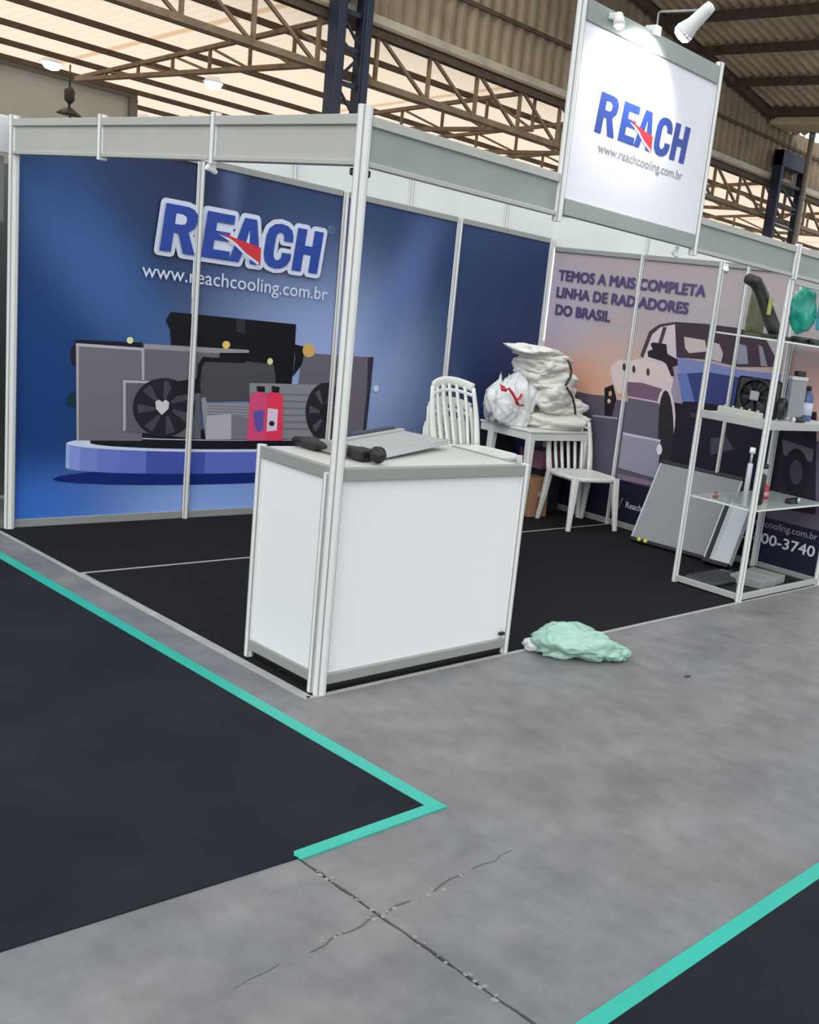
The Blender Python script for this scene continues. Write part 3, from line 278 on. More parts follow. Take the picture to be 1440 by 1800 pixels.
# ================================================================== SETTING: booth back wall with its printed panels
blue = blob_mat('blue_print', (44,62,100), [
    ((.1,D,.75), (.75,1,1.5), (16,57,118), .95, 0),
    ((.45,D,1.45), (.42,1,1.25), (60,98,158), .8, math.radians(-38)),
    ((.95,D,2.15), (.75,1,.6), (38,46,74), .85, 0),
    ((1.95,D,.9), (1.5,1,1.3), (146,164,208), 1.0, 0),
    ((1.2,D,2.1), (.13,1,.55), (88,106,150), .55, 0),
    ((2.55,D,1.6), (.3,1,.95), (92,112,164), .6, math.radians(22)),
    ((3.75,D,1.4), (1.0,1,1.6), (44,56,92), .85, 0),
    ((1.2,D,.0), (1.6,1,.62), (134,164,224), 1.0, 0),
    ((.1,D,.05), (.9,1,.5), (52,110,200), .8, 0)], k=1.2)
wb = thing('wall_back', 'blue printed booth wall with the brand lettering and a podium of radiators', 'wall', kind='structure')
for i in range(4):
    m = P(); m.box((i+.018,D,.05), (i+.982,D+.018,WT), blue); m.build('panel', wb)
    m = P(); m.bbox((i+.024,D-.012,.004), (i+.976,D+.03,.05), ALU2, .003); m.build('bottom_rail', wb)
    m = P(); m.bbox((i+.024,D-.012,WT-.004), (i+.976,D+.03,WT+.035), ALU2, .003); m.build('top_rail', wb)
def post(x, y, z0, z1, parent, r=.022, mt=ALU, name='post', grooves=True):
    m = P(); m.lathe([(r,z0),(r,z1)], (x,y,0), mt, 8)
    m.smooth = [False]*len(m.f)
    if grooves:
        for k in range(4):
            a = math.pi/4 + k*math.pi/2 + math.pi/8*0; dx, dy = math.cos(a)*r*.93, math.sin(a)*r*.93
            m.box((-.0028,-.0018,z0+.002), (.0028,.0018,z1-.002), ALU2, Matrix.Translation((x+dx,y+dy,0)) @ Matrix.Rotation(a+math.pi/2, 4, 'Z'))
    return m.build(name, parent)
for i in range(0, 4): post(i, D-.012, .004, WT+.03, wb, .018 if i else .026)
post(3.985, D-.012, .004, WT+.03, wb, .018)
def layered(polys, parent, frame, k=1.0, d0=.0012, step=.00012):
    groups = {}
    for i, (part, col, pts) in enumerate(polys):
        mb = groups.setdefault(part, P())
        mt = mat('ink_%d_%d_%d' % col, col, .45, k=k, spec=.25)
        mb.poly([frame(u, v, d0 + i*step) for u, v in pts], mt)
    for part, mb in groups.items(): mb.build(part.split('.')[0], parent)
fb = lambda u, v, d=0.0: Vector((u, D - d, v))
layered(BLUE, wb, fb, k=1.12)
LET = {
 'R': ([(0,0),(0,1),(.5,1),(.64,.96),(.73,.86),(.75,.74),(.71,.58),(.58,.46),(.79,0),(.52,0),(.36,.42),(.25,.42),(.25,0)], [(.25,.6),(.25,.82),(.4,.82),(.48,.78),(.5,.71),(.48,.63),(.4,.6)]),
 'E': ([(.94,0),(.94,1),(1.6,1),(1.6,.8),(1.19,.8),(1.19,.61),(1.54,.61),(1.54,.41),(1.19,.41),(1.19,.2),(1.6,.2),(1.6,0)], None),
 'A': ([(1.6,0),(1.84,1),(2.14,1),(2.39,0),(2.13,0),(2.09,.2),(1.9,.2),(1.85,0)], [(1.94,.38),(2.05,.38),(1.995,.74)]),
 'C': ([(3.14,.64),(2.9,.64),(2.89,.75),(2.83,.82),(2.76,.82),(2.7,.76),(2.68,.66),(2.68,.34),(2.7,.24),(2.76,.18),(2.83,.18),(2.89,.24),(2.9,.37),(3.15,.37),(3.14,.22),(3.07,.09),(2.95,.01),(2.78,-.02),(2.6,.02),(2.48,.13),(2.43,.3),(2.43,.7),(2.48,.87),(2.6,.98),(2.78,1.02),(2.95,.99),(3.07,.91),(3.13,.78)], None),
 'H': ([(3.22,0),(3.22,1),(3.47,1),(3.47,.62),(3.68,.62),(3.68,1),(3.93,1),(3.93,0),(3.68,0),(3.68,.41),(3.47,.41),(3.47,0)], None)}
SWOOSH = [(1.3,.6),(1.75,.5),(2.34,.4),(2.385,.04),(2.0,.22),(1.7,.42)]
def logo(parent, frame, u0, v0, s, shear, outline, c_blue, c_red, c_white, c_hole):
    up_ = .0085 if outline else 0.0
    f = lambda p, d: frame(u0 + (p[0] + shear*p[1])*s, v0 + p[1]*s, d + (up_ if d > .0138 and d < .0139 or d >= .014 and d in (.0142,.0146,.0149,.0153) else 0))
    if outline:
        m = P(); w_ = outline; dd = [.0135]
        def nx():
            dd[0] += .00004; return dd[0]
        for pts in [LET[c][0] for c in 'REACH'] + [SWOOSH]:
            n = len(pts)
            for i in range(n):
                a, b = Vector(pts[i]), Vector(pts[(i+1) % n]); t = (b-a).normalized(); q = Vector((-t.y, t.x))*w_
                e_ = nx(); m.poly([f(x, e_) for x in (a-q, b-q, b+q, a+q)], c_white)
                e_ = nx(); m.poly([f(a + Vector((math.cos(z), math.sin(z)))*w_, e_) for z in [2*math.pi*k/12 for k in range(12)]], c_white)
            e_ = nx(); m.poly([f(p, e_) for p in pts], c_white)
        m.build('lettering_outline', parent)
    for c in 'REACH':
        m = P(); m.poly([f(p, .0142) for p in LET[c][0]], c_blue)
        if LET[c][1]: m.poly([f(p, .0146) for p in LET[c][1]], c_hole)
        m.build('letter', parent)
    m = P()
    cen = Vector((1.95,.36)); big = [tuple(cen + (Vector(p)-cen)*1.0 + Vector((-.03,-.05)) ) for p in SWOOSH]
    m.poly([f(p, .0149) for p in big], c_white)
    m.poly([f(p, .0153) for p in SWOOSH], c_red); m.build('swoosh', parent)
INKB = mat('logo_blue', (24,64,158), .4); INKR = mat('logo_red', (212,40,52), .4); INKW = mat('print_white', (214,222,240), .4)
logo(wb, fb, .764, 1.594, .267, .11, .105, INKB, INKR, INKW, INKW)
m = P(); text_fit(m, 'www.reachcooling.com.br', INKW, lambda u, v: fb(u, v, .0142), .672, 1.91, 1.435, None, .004); m.build('web_address', wb)
m = P(); text_fit(m, 'R', mat('faint_print', (128,142,176), .4), lambda u, v: fb(u, v, .0145), 1.893, 1.912, 1.872, .028)
ring = [(1.902 + .026*math.cos(a), 1.886 + .026*math.sin(a)) for a in [2*math.pi*k/20 for k in range(20)]]
inn = [(1.902 + .021*math.cos(a), 1.886 + .021*math.sin(a)) for a in [2*math.pi*k/20 for k in range(20)]]
for k in range(20):
    j = (k+1) % 20; m.poly([fb(*ring[k], .0145), fb(*ring[j], .0145), fb(*inn[j], .0145), fb(*inn[k], .0145)], MATS['faint_print'])
m.build('registered_mark', wb)

# ================================================================== SETTING: booth right wall (sunset print)
sunset = blob_mat('sunset_print', (172,162,166), [
    ((4,1.9,1.15), (1,3.2,.5), (202,166,150), .9, 0),
    ((4,2.5,1.05), (1,.9,.32), (214,158,134), .8, 0),
    ((4,.3,1.3), (1,.8,.45), (196,150,140), .7, 0),
    ((4,1.5,2.1), (1,2.5,.35), (168,152,158), .7, 0),
    ((4,2.7,1.6), (1,.6,.7), (184,176,196), .7, 0)], k=1.1)
W2 = 2.055
wr = thing('wall_right', 'booth side wall printed with a pickup truck under a sunset sky', 'wall', kind='structure')
ys = [D-.03, 1.9, .94, .5, .0]
for a, b in zip(ys, ys[1:]):
    m = P(); m.box((4.0,b+.012,.05), (4.018,a-.012,W2), sunset)
    m.build('panel', wr)
    m = P(); m.bbox((3.985,b+.02,.004), (4.03,a-.02,.05), ALU2, .003); m.build('bottom_rail', wr)
    m = P(); m.bbox((3.985,b+.02,W2-.002), (4.03,a-.02,W2+.035), ALU2, .003); m.build('top_rail', wr)
for y in (1.9, .94, .5): post(3.99, y, .004, W2+.03, wr, .015)
fr = lambda u, v, d=0.0: Vector((4.0 - d, u, v))
ROAD = mat('printed_road', (92,84,100), .45, k=1.1, spec=.25); NAVY = mat('printed_navy', (30,30,50), .45, k=1.1, spec=.25)
m = P(); m.poly([fr(y, z, .0006) for y, z in ((D-.03,.36),(.01,.36),(.01,.97),(D-.03,.985))], ROAD); m.build('printed_road', wr)
m = P(); m.poly([fr(y, z, .0009) for y, z in ((D-.03,.05),(.01,.05),(.01,.372),(D-.03,.372))], NAVY); m.build('printed_band', wr)
layered(SUN, wr, fr, k=1.15)
TXT = mat('slogan_ink', (84,74,118), .45, k=1.0)
ft = lambda u, v: fr(-u, v, .0085)
for s, a, b, z in (('TEMOS A MAIS COMPLETA', 2.736, 1.285, 1.835), ('LINHA DE RADIADORES', 2.735, 1.415, 1.70), ('DO BRASIL', 2.725, 2.146, 1.563)):
    m = P()
    for du, dv, dd in ((-.005,.003,0),(.005,-.003,.0004),(0,0,.0008),(-.004,-.003,.0012),(.004,.003,.0016)):
        text_fit(m, s, TXT, lambda u, v: fr(-u+du, v+dv, .0085+dd), -a, -b, z, .082, 0)
    m.build('slogan_line', wr)
INK2 = mat('white_ink', (206,206,214), .45)
m = P(); text_fit(m, '0800-800-3740', INK2, ft, -.86, -.047, .186, .078, .016); m.build('phone_number', wr)
m = P(); text_fit(m, 'www.reachcooling.com.br', mat('grey_ink', (150,148,160), .45), ft, -.80, -.047, .305, .05, .006); m.build('web_address', wr)
m = P(); text_fit(m, 'Reach', INK2, ft, -1.735, -1.58, .17, .05, .012)
m.sweep([fr(1.80,.15,.0085), fr(1.79,.2,.0085), fr(1.775,.235,.0085)], (.006,.0005), INK2, n=4); m.build('printed_badge', wr)

# ================================================================== header boards and posts of the booth: one frame
bf = thing('exhibition_stand', 'white aluminium booth skeleton: tall corner post and grey header boards', 'booth')
post(0, 0, .002, H+.03, bf, .026)
def header(x0, y0, x1, y1, z0, z1, parent, mt=FASC):
    L_ = math.hypot(x1-x0, y1-y0); M = Matrix.Translation((x0,y0,0)) @ Matrix.Rotation(math.atan2(y1-y0, x1-x0), 4, 'Z')
    m = P(); m.box((.02,-.006,z0+.018), (L_-.02,.006,z1-.035), mt, M); hb = m.build('header_board', parent)
    m = P(); m.bbox((.02,-.018,z1-.035), (L_-.02,.018,z1), FASC, .003, M); m.build('header_rail', parent)
    m = P(); m.bbox((.02,-.018,z0), (L_-.02,.018,z0+.018), FASC, .003, M); m.build('header_rail', parent)
DY = D/3
for i in range(3): header(0, i*DY, 0, (i+1)*DY, HB, H, bf)
FASG = mat('green_grey_header_board', (146,156,152), .55, 0, .06, 5)
header(0, 0, 1, 0, HB, H, bf, FASG); header(2, 0, 3, 0, HB, H, bf, FASG); header(3, 0, 4, 0, HB, H, bf, FASG)
for y in (DY, 2*DY): post(0, y, HB-.012, H+.014, bf, .022, name='header_post')
post(3, -.012, HB-.012, H+.014, bf, .022, name='header_post')
post(4, 0, .002, H+.014, bf, .022)
m = P(); m.bbox((.005,.02,HB-.03), (.06,.075,HB-.004), BLACK, .006); m.build('corner_clamp', bf)

# header boards of the neighbouring booths, seen above the two walls
nb = thing('neighbour_header', 'white header boards rising behind the top of the blue wall', 'header board')
SOFT = mat('soft_white_board', (226,232,228), .5, 0, .03, 3)
for a, b in ((.95,1.64),(1.64,2.57),(2.57,3.5),(3.5,4.075)):
    m = P(); m.box((a+.015,D+.05,WT+.036), (b-.015,D+.062,WT+.24), SOFT); m.build('header_board', nb)
for x in (1.64, 2.57, 3.5): post(x, D+.045, WT+.036, WT+.25, nb, .016, name='header_post')
for a, b in ((.95,1.64),(1.64,2.57),(2.57,3.5),(3.5,4.075)):
    m = P(); m.bbox((a,D+.04,WT+.24), (b,D+.07,WT+.258), ALU2, .003); m.build('header_rail', nb)
nb2 = thing('neighbour_header', 'white header boards rising behind the top of the sunset wall', 'header board')
for a, b, z in ((D+.055,1.9,.24),(1.9,1.3,.2),(1.3,.45,.12)):
    m = P(); m.box((4.04,b+.006,W2+.036), (4.052,a-.006,W2+.036+z), SOFT); m.build('header_board', nb2)
    m = P(); m.bbox((4.03,b+.004,W2+.036+z), (4.06,a-.004,W2+.05+z), ALU2, .003); m.build('header_rail', nb2)
post(4.035, 1.9, W2+.036, W2+.22, nb2, .013, name='header_post')

# ================================================================== raised sign board
sg = thing('raised_sign', 'raised white square sign with blue lettering above the booth header', 'sign')
post(1, -.006, HB-.02, SG+.02, sg, .021); post(2, -.006, HB-.02, SG+.02, sg, .021)
SGW = mat('sign_white', (228,228,236), .35)
m = P(); m.box((1.02,-.012,2.035), (1.98,.004,2.735), SGW); m.build('sign_panel', sg)
m = P(); m.bbox((1.02,-.022,2.735), (1.98,.014,SG), FASG, .004); m.build('top_rail', sg)
m = P(); m.bbox((1.02,-.022,1.965), (1.98,.014,2.035), FASG, .004); m.build('bottom_rail', sg)
fs_ = lambda u, v, d=0.0: Vector((u, -.012 - d + .0125, v))
logo(sg, fs_, 1.157, 2.332, .167, .11, None, mat('sign_blue', (34,66,150), .4), INKR, SGW, SGW)
m = P(); text_fit(m, 'www.reachcooling.com.br', mat('sign_grey', (150,150,158), .4), lambda u, v: fs_(u, v, .0142), 1.195, 1.818, 2.258, None, .008); m.build('web_address', sg)

def spotlight(name, label, x, base_z, arm, aim, lit=True):
    t = thing(name, label, 'lamp', (x,-.03,base_z))
    m = P(); m.bbox((x-.02,-.045,base_z-.03), (x+.02,.02,base_z+.012), ALU, .004); m.build('clamp', t)
    a0 = Vector((x,-.03,base_z)); a1 = a0 + Vector((0,0,.065)); a2 = a1 + Vector((0,-arm,-.004))
    m = P(); m.sweep([a0,a1,a1+Vector((0,-.012,.004)),a2], (.0045,.0045), ALU2, ref=(1,0,0), n=8); m.build('arm', t)
    d = (Vector(aim)-a2).normalized(); q = d.to_track_quat('Z', 'Y').to_matrix().to_4x4(); M = q
    m = P(); m.lathe([(.006,-.03),(.022,-.025),(.026,.0),(.03,.08),(.042,.125),(.043,.135),(.039,.135),(.03,.11),(.0,.108)], a2, ALU, 16, M); m.build('lamp_head', t)
    m = P(); m.lathe([(.0,.1095),(.036,.1095),(.042,.126),(.04,.145),(.028,.16),(.0,.166)], a2, mat('lit_bulb', (255,252,240), .3, emit=((255,250,236), 9.0)), 14, M); m.build('bulb', t)
    l = bpy.data.lights.new('spot_beam', 'SPOT'); l.energy = 24; l.spot_size = math.radians(125); l.spot_blend = 1.0; l.shadow_soft_size = .03; l.color = (1,.97,.92)
    lo = bpy.data.objects.new('spot_beam', l); COL.objects.link(lo); lo.parent = t
    lo.location = a2 + d*.18 - t.location; lo.rotation_euler = d.to_track_quat('-Z', 'Y').to_euler()
    return t
spotlight('sign_spotlight', 'aluminium arm spotlight clamped on top of the raised white sign', 1.46, SG+.012, .262, (1.40,-.02,2.62))
t = thing('sign_spotlight', 'small white spotlight glowing at the top left of raised sign', 'lamp', (1.17,-.03,2.76))
m = P(); m.bbox((1.145,-.05,2.775), (1.185,-.022,2.8), ALU, .004); m.build('clamp', t)
m = P(); m.lathe([(.018,0),(.024,.03),(.026,.05),(.022,.05),(.0,.046)], (1.165,-.06,2.8), ALU, 12, Matrix.Rotation(math.radians(165), 4, 'X')); m.build('lamp_head', t)
m = P(); m.lathe([(.0,.047),(.02,.047),(.014,.06),(.0,.063)], (1.165,-.06,2.8), MATS['lit_bulb'], 12, Matrix.Rotation(math.radians(165), 4, 'X')); m.build('bulb', t)
# small white spotlights clipped under the header rail, inside the booth
def clip_spot(label, x, y, z, yaw, energy):
    t = thing('booth_spotlight', label, 'lamp', (x,y,z))
    m = P(); m.bbox((x-.008,y-.008,z-.02), (x+.008,y+.008,z+.02), WHITE, .003); m.build('clamp', t)
    M = Matrix.Rotation(yaw, 4, 'Z') @ Matrix.Rotation(math.radians(62), 4, 'X')
    c = Vector((x,y,z-.022))
    m = P(); m.lathe([(.006,-.016),(.011,-.01),(.013,.015),(.016,.026),(.013,.026),(.0,.024)], c, WHITE, 12, M); m.build('lamp_head', t)
    m = P(); m.lathe([(.0,.0245),(.012,.0245),(.009,.03),(.0,.032)], c, MATS['lit_bulb'], 12, M); m.build('bulb', t)
    if energy:
        l = bpy.data.lights.new('spot_beam', 'SPOT'); l.energy = energy; l.spot_size = math.radians(110); l.spot_blend = 1; l.shadow_soft_size = .04; l.color = (1,.98,.94)
        lo = bpy.data.objects.new('spot_beam', l); COL.objects.link(lo); lo.parent = t
        d = M.to_3x3() @ Vector((0,0,1)); lo.location = c + d*.07 - t.location; lo.rotation_euler = d.to_track_quat('-Z', 'Y').to_euler()
clip_spot('white clip spotlight under the raised sign, near its right post', 1.9, .02, HB-.012, math.radians(150), 6)
clip_spot('white clip spotlight at the left header, first beside the white header post', .02, .99, HB-.012, math.radians(-120), 5)
clip_spot('white clip spotlight inside the header over the display rack', 3.02, .47, HB+.02, math.radians(-60), 0)

# ================================================================== counter
ct = thing('reception_counter', 'white boxed reception counter with grey aluminium trim at the booth corner', 'counter', (.5,.25,0))
CG = mat('counter_trim', (148,150,146), .45, spec=.6); CGD = mat('counter_trim_dark', (120,122,120), .5)
m = P(); m.box((.02,.012,.075), (.985,.024,CT-.045), WHITE); m.build('front_panel', ct)
m = P(); m.box((.004,.03,.075), (.014,.485,CT-.045), WHITE); m.build('side_panel', ct)
m = P(); m.box((.988,.03,.075), (.998,.485,CT-.045), WHITE); m.build('side_panel', ct)
m = P(); m.box((.02,.47,.075), (.985,.48,CT-.045), WHITE); m.build('back_panel', ct)
for a, b in (((.026,-.006,0),(.985,.026,0)), ((-.008,.03,0),(.018,.485,0)), ((.984,.03,0),(1.008,.485,0))):
    m = P(); m.bbox((a[0],a[1],CT-.047), (b[0],b[1],CT+.001), CG, .003); m.build('top_trim', ct)
    m = P(); m.bbox((a[0],a[1],.036), (b[0],b[1],.078), CG, .003); m.build('bottom_trim', ct)
m = P(); m.box((.02,.02,.004), (.985,.47,.036), BLACK); m.build('dark_gap_fill', ct)  # black block stands in for the shaded gap under the bottom trim
m = P(); m.box((.018,.026,CT-.02), (.984,.50,CT-.004), mat('worktop_grey_white', (208,208,200), .4)); m.build('worktop', ct)
post(1.0, .008, .004, CT+.004, ct, .019); post(.004, .495, .004, CT+.004, ct, .019); post(1.0, .495, .004, CT+.004, ct, .019); 
post(-.012, .034, .004, CT-.02, ct, .016)
m = P(); m.bbox((.955,-.004,.094), (.985,.012,.108), BLACK, .003); m.build('latch', ct)

# ================================================================== car parts: radiators, hoses, fans
FIN = bpy.data.materials.new('radiator_fins'); FIN.use_nodes = True
def fin_nodes(m, col, col2, sc):
    nt = m.node_tree; b = nt.nodes['Principled BSDF']; tc = nt.nodes.new('ShaderNodeTexCoord'); wv = nt.nodes.new('ShaderNodeTexWave')
    wv.bands_direction = 'Z'; wv.inputs['Scale'].default_value = sc; nt.links.new(tc.outputs['Object'], wv.inputs['Vector'])
    cr = nt.nodes.new('ShaderNodeValToRGB'); cr.color_ramp.elements[0].color = rgb(col); cr.color_ramp.elements[1].color = rgb(col2)
    nt.links.new(wv.outputs['Color'], cr.inputs[0]); nt.links.new(cr.outputs['Color'], b.inputs['Base Color']); b.inputs['Roughness'].default_value = .5
    MATS[m.name] = m
fin_nodes(FIN, (122,126,130), (158,162,166), 60)
YEL = mat('yellow_cap', (200,204,60), .4); SILV = mat('bare_aluminium', (196,200,204), .35, .3)
def radiator(label, M, w_, h, t_, tank=.03, fin=FIN, frame=BLACK, caps=((-.4,0),), name='car_radiator'):
    """core in the local xz plane, standing on z=0, thickness along y"""
    loc = M.to_translation(); o = thing(name, label, 'radiator', loc, M.to_euler())
    m = P(); m.box((-w_/2,-t_/2,tank), (w_/2,t_/2,h-tank), fin); m.build('core', o, True)
    m = P(); m.bbox((-w_/2-.006,-t_*.8,0), (w_/2+.006,t_*.8,tank), frame, .004); m.build('tank', o, True)
    m = P(); m.bbox((-w_/2-.006,-t_*.8,h-tank), (w_/2+.006,t_*.8,h), frame, .004); m.build('tank', o, True)
    for s in (-1,1):
        m = P(); m.bbox((s*w_/2-.006,-t_*.6,tank), (s*w_/2+.006,t_*.6,h-tank), SILV if frame is BLACK else ALU2, .002); m.build('side_rail', o, True)
    for cx, cz in caps:
        m = P(); m.lathe([(.013,0),(.016,.006),(.016,.02),(.01,.024)], (cx*w_,-t_*.8,cz*h+(tank/2)), YEL, 12, Matrix.Rotation(math.radians(90), 4, 'X')); m.build('cap', o, True)
    return o
def frame_from(origin, xdir, zdir):
    x = Vector(xdir).normalized(); z = Vector(zdir); y = z.cross(x).normalized(); z = x.cross(y).normalized()
    M = Matrix((x, y, z)).transposed().to_4x4(); M.translation = Vector(origin); return M
# large silver radiator leaning on the sunset wall beside the rack
xd = Vector((.055,-.66,0)).normalized()
radiator('large silver radiator with yellow caps leaning on the sunset wall beside rack', frame_from((3.70,1.045,.012), xd, (.27,.02,.56)), .70, .66, .022, .028, caps=((-.38,0),(-.3,.0)))
# radiator leaning inside the rack, seen edge-on
radiator('narrow silver radiator with a black edge leaning between big radiator and rack', frame_from((3.665,.585,.012), xd, (.27,.02,.56)), .13, .50, .05, .03, fin=SILV, caps=())
radiator('slim black radiator edge standing against the narrow silver radiator', frame_from((3.66,.69,.012), xd, (.27,.02,.56)), .05, .52, .05, .03, fin=BLACK, caps=())

# assembly of black pipes on the counter
t = thing('radiator_hose', 'black hose and bracket assembly lying on the white counter', 'car part', (.2,.33,CT))
m = P(); m.sweep([(.155,.50,CT+.02),(.17,.42,CT+.024),(.2,.3,CT+.026),(.225,.2,CT+.026),(.24,.14,CT+.028)], [(.02,.018),(.026,.022),(.022,.02),(.026,.024),(.02,.02)], BLACK, n=10); m.build('hose', t)
m = P(); m.bbox((.15,.36,CT+.001), (.235,.49,CT+.04), BLACK, .012, ); m.build('bracket', t)
m = P(); m.bbox((.175,.21,CT+.003), (.20,.37,CT+.05), mat('worn_bracket_metal', (150,146,144), .4, .2), .006); m.build('rail', t)
m = P(); m.bbox((.2,.13,CT+.001), (.285,.23,CT+.045), BLACK, .012); m.build('bracket', t)
m = P(); m.lathe([(.018,0),(.032,.006),(.034,.03),(.02,.036),(.02,.05)], (.255,.115,CT+.034), BLACK, 14, Matrix.Rotation(math.radians(90), 4, 'X')); m.build('connector', t)
t = thing('condenser_core', 'flat grey condenser lying across the counter top', 'car part', (.6,.28,CT))
GP = mat('condenser_grey', (176,178,174), .5, 0, .06, 20)
Mc = frame_from((.32,.16,CT+.012), (.62,.27,.018), (0,-.03,1))
m = P(); m.bbox((0,0,0), (.62,.22,.014), GP, .003, Mc); m.build('core', t)
m = P(); m.bbox((-.004,.215,-.008), (.62,.24,.024), GP, .004, Mc); m.build('tank', t)
m = P(); m.bbox((.2,.235,-.006), (.56,.262,.034), mat('navy_reflection', (58,66,82), .5), .003, Mc); m.build('reflection_strip', t)  # navy bar imitates the dark gap with the blue wall's reflection
m = P(); m.bbox((-.004,-.006,-.008), (.62,.006,.018), SILV, .003, Mc); m.build('side_rail', t)

# ================================================================== display rack
rk = thing('display_rack', 'white aluminium open display rack with glass shelves at the right corner', 'display rack', (3.5,.25,0))
XA, XB, YA, YB = 3.0, 3.965, .0, .49
post(XA, YA, .004, HB-.002, rk, .021); post(XA, YB, .004, HB+.05, rk, .019); post(XB-.03, YB, .004, HB-.02, rk, .016)
GL = mat('shelf_glass', (214,226,222), .06, 0, spec=.6, alpha=.55); GE = mat('glass_edge', (226,234,230), .3)
for z in (.565, 1.585):
    m = P(); m.box((XA+.022,YA+.006,z), (XB,YB-.004,z+.007), GL); sh = m.build('glass_shelf', rk)
    m = P(); m.box((XA+.019,YA+.003,z-.001), (XA+.022,YB-.004,z+.009), GE); m.box((XA+.022,YA+.002,z-.001), (XB,YA+.006,z+.009), GE); m.build('shelf_edge', sh)
m = P(); m.box((XA+.02,YA+.01,1.072), (XB,YB-.005,1.108), WHITE); m.build('shelf', rk)
RG = mat('rack_rail', (176,178,176), .45)
for z0, z1 in ((.012,.05), (1.066,1.114), (HB-.04,HB-.004)):
    m = P(); m.bbox((XA+.02,YA-.012,z0), (XB+.02,YA+.01,z1), RG, .003); m.build('rail', rk)
    m = P(); m.bbox((XA-.01,YA+.02,z0), (XA+.012,YB-.018,z1), RG, .003)
    if z0 < 1.5: m.build('rail', rk)
m = P(); m.box((XA+.012,YA+.01,.012), (XB,YB,.02), BLACK); m.build('base_board', rk)

# goods on the rack
t = thing('radiator_box', 'flat grey boxed radiator lying on the base of the rack', 'box', (3.45,.18,.02))
Mx = frame_from((3.36,.05,.021), (1,.12,0), (0,0,1))
m = P(); m.bbox((0,0,0), (.36,.24,.055), mat('grey_carton', (142,146,146), .6, 0, .05, 12), .004, Mx); m.build('carton', t)
m = P(); m.box((.17,-.001,.001), (.19,.241,.0562), mat('grey_tape', (168,170,168), .5), Mx); m.build('carton_tape', t)
t = thing('radiator_fan_shroud', 'dark flat fan shroud lying behind the grey box on rack base', 'car part', (3.3,.35,.02))
m = P(); m.bbox((3.06,.24,.021), (3.5,.46,.05), mat('charcoal_plastic', (62,64,68), .5), .01); m.build('shroud', t)
m = P()
for k in range(6): m.box((3.09+.06*k,.25,.05), (3.11+.06*k,.45,.056), MATS['charcoal_plastic'])
m.build('rib', t)
def absorber(label, x, y, z0, h, r, c1, c2):
    t = thing('shock_absorber', label, 'car part', (x,y,z0))
    m = P(); m.lathe([(r*.7,0),(r,.012),(r,h*.72),(r*.8,h*.74)], (x,y,z0), c1, 14); m.build('tube', t)
    m = P(); m.lathe([(r*.45,h*.74),(r*.45,h*.94)], (x,y,z0), SILV, 10); m.build('piston_rod', t)
    m = P(); m.lathe([(r*1.05,h*.9),(r*1.1,h*.94),(r*1.0,h)], (x,y,z0), c2, 12); m.build('mount', t)
absorber('slim silver shock absorber standing on the lower glass shelf', 3.05, .10, .573, .37, .017, SILV, WHITE)
absorber('black shock absorber standing on the lower glass shelf behind the front post', 3.27, .13, .573, .26, .026, BLACK, BLACK)
t = thing('coolant_flask', 'small red coolant flask on the lower glass shelf', 'bottle', (3.54,.27,.573))
RED = mat('red_plastic', (176,44,62), .35)
m = P(); m.lathe([(.036,0),(.042,.006),(.042,.06),(.034,.085),(.014,.095),(.014,.105)], (3.54,.27,.573), RED, 14); m.build('flask', t)
m = P(); m.lathe([(.0165,.104),(.0165,.118),(.0,.12)], (3.54,.27,.573), mat('pink_cap', (206,120,132), .4), 12); m.build('cap', t)
m = P(); m.lathe([(.0426,.02),(.0426,.05)], (3.54,.27,.573), mat('flask_label', (216,150,160), .4), 14); m.build('flask_label', t)
t = thing('sensor_plug', 'small black sensor plug lying at front of the lower glass shelf', 'car part', (3.6,.09,.573))
m = P(); m.bbox((3.58,.07,.5725), (3.68,.12,.605), BLACK, .008); m.build('housing', t)
m = P(); m.rod((3.67,.095,.592), (3.75,.13,.588), .014, BLACK, 10); m.build('spigot', t)
m = P(); m.rod((3.66,.065,.598), (3.66,.055,.598), .016, SILV, 12); m.build('ring', t)
t = thing('thermostat', 'tiny brown thermostat on the lower glass shelf near the left post', 'car part', (3.12,.36,.573))
BR = mat('brown_metal', (142,84,70), .4)
m = P(); m.lathe([(.016,0),(.018,.012),(.01,.02),(.01,.04)], (3.12,.36,.573), BR, 12); m.build('body', t)
m = P(); m.lathe([(.022,.011),(.022,.016)], (3.12,.36,.573), BR, 14); m.build('flange', t)
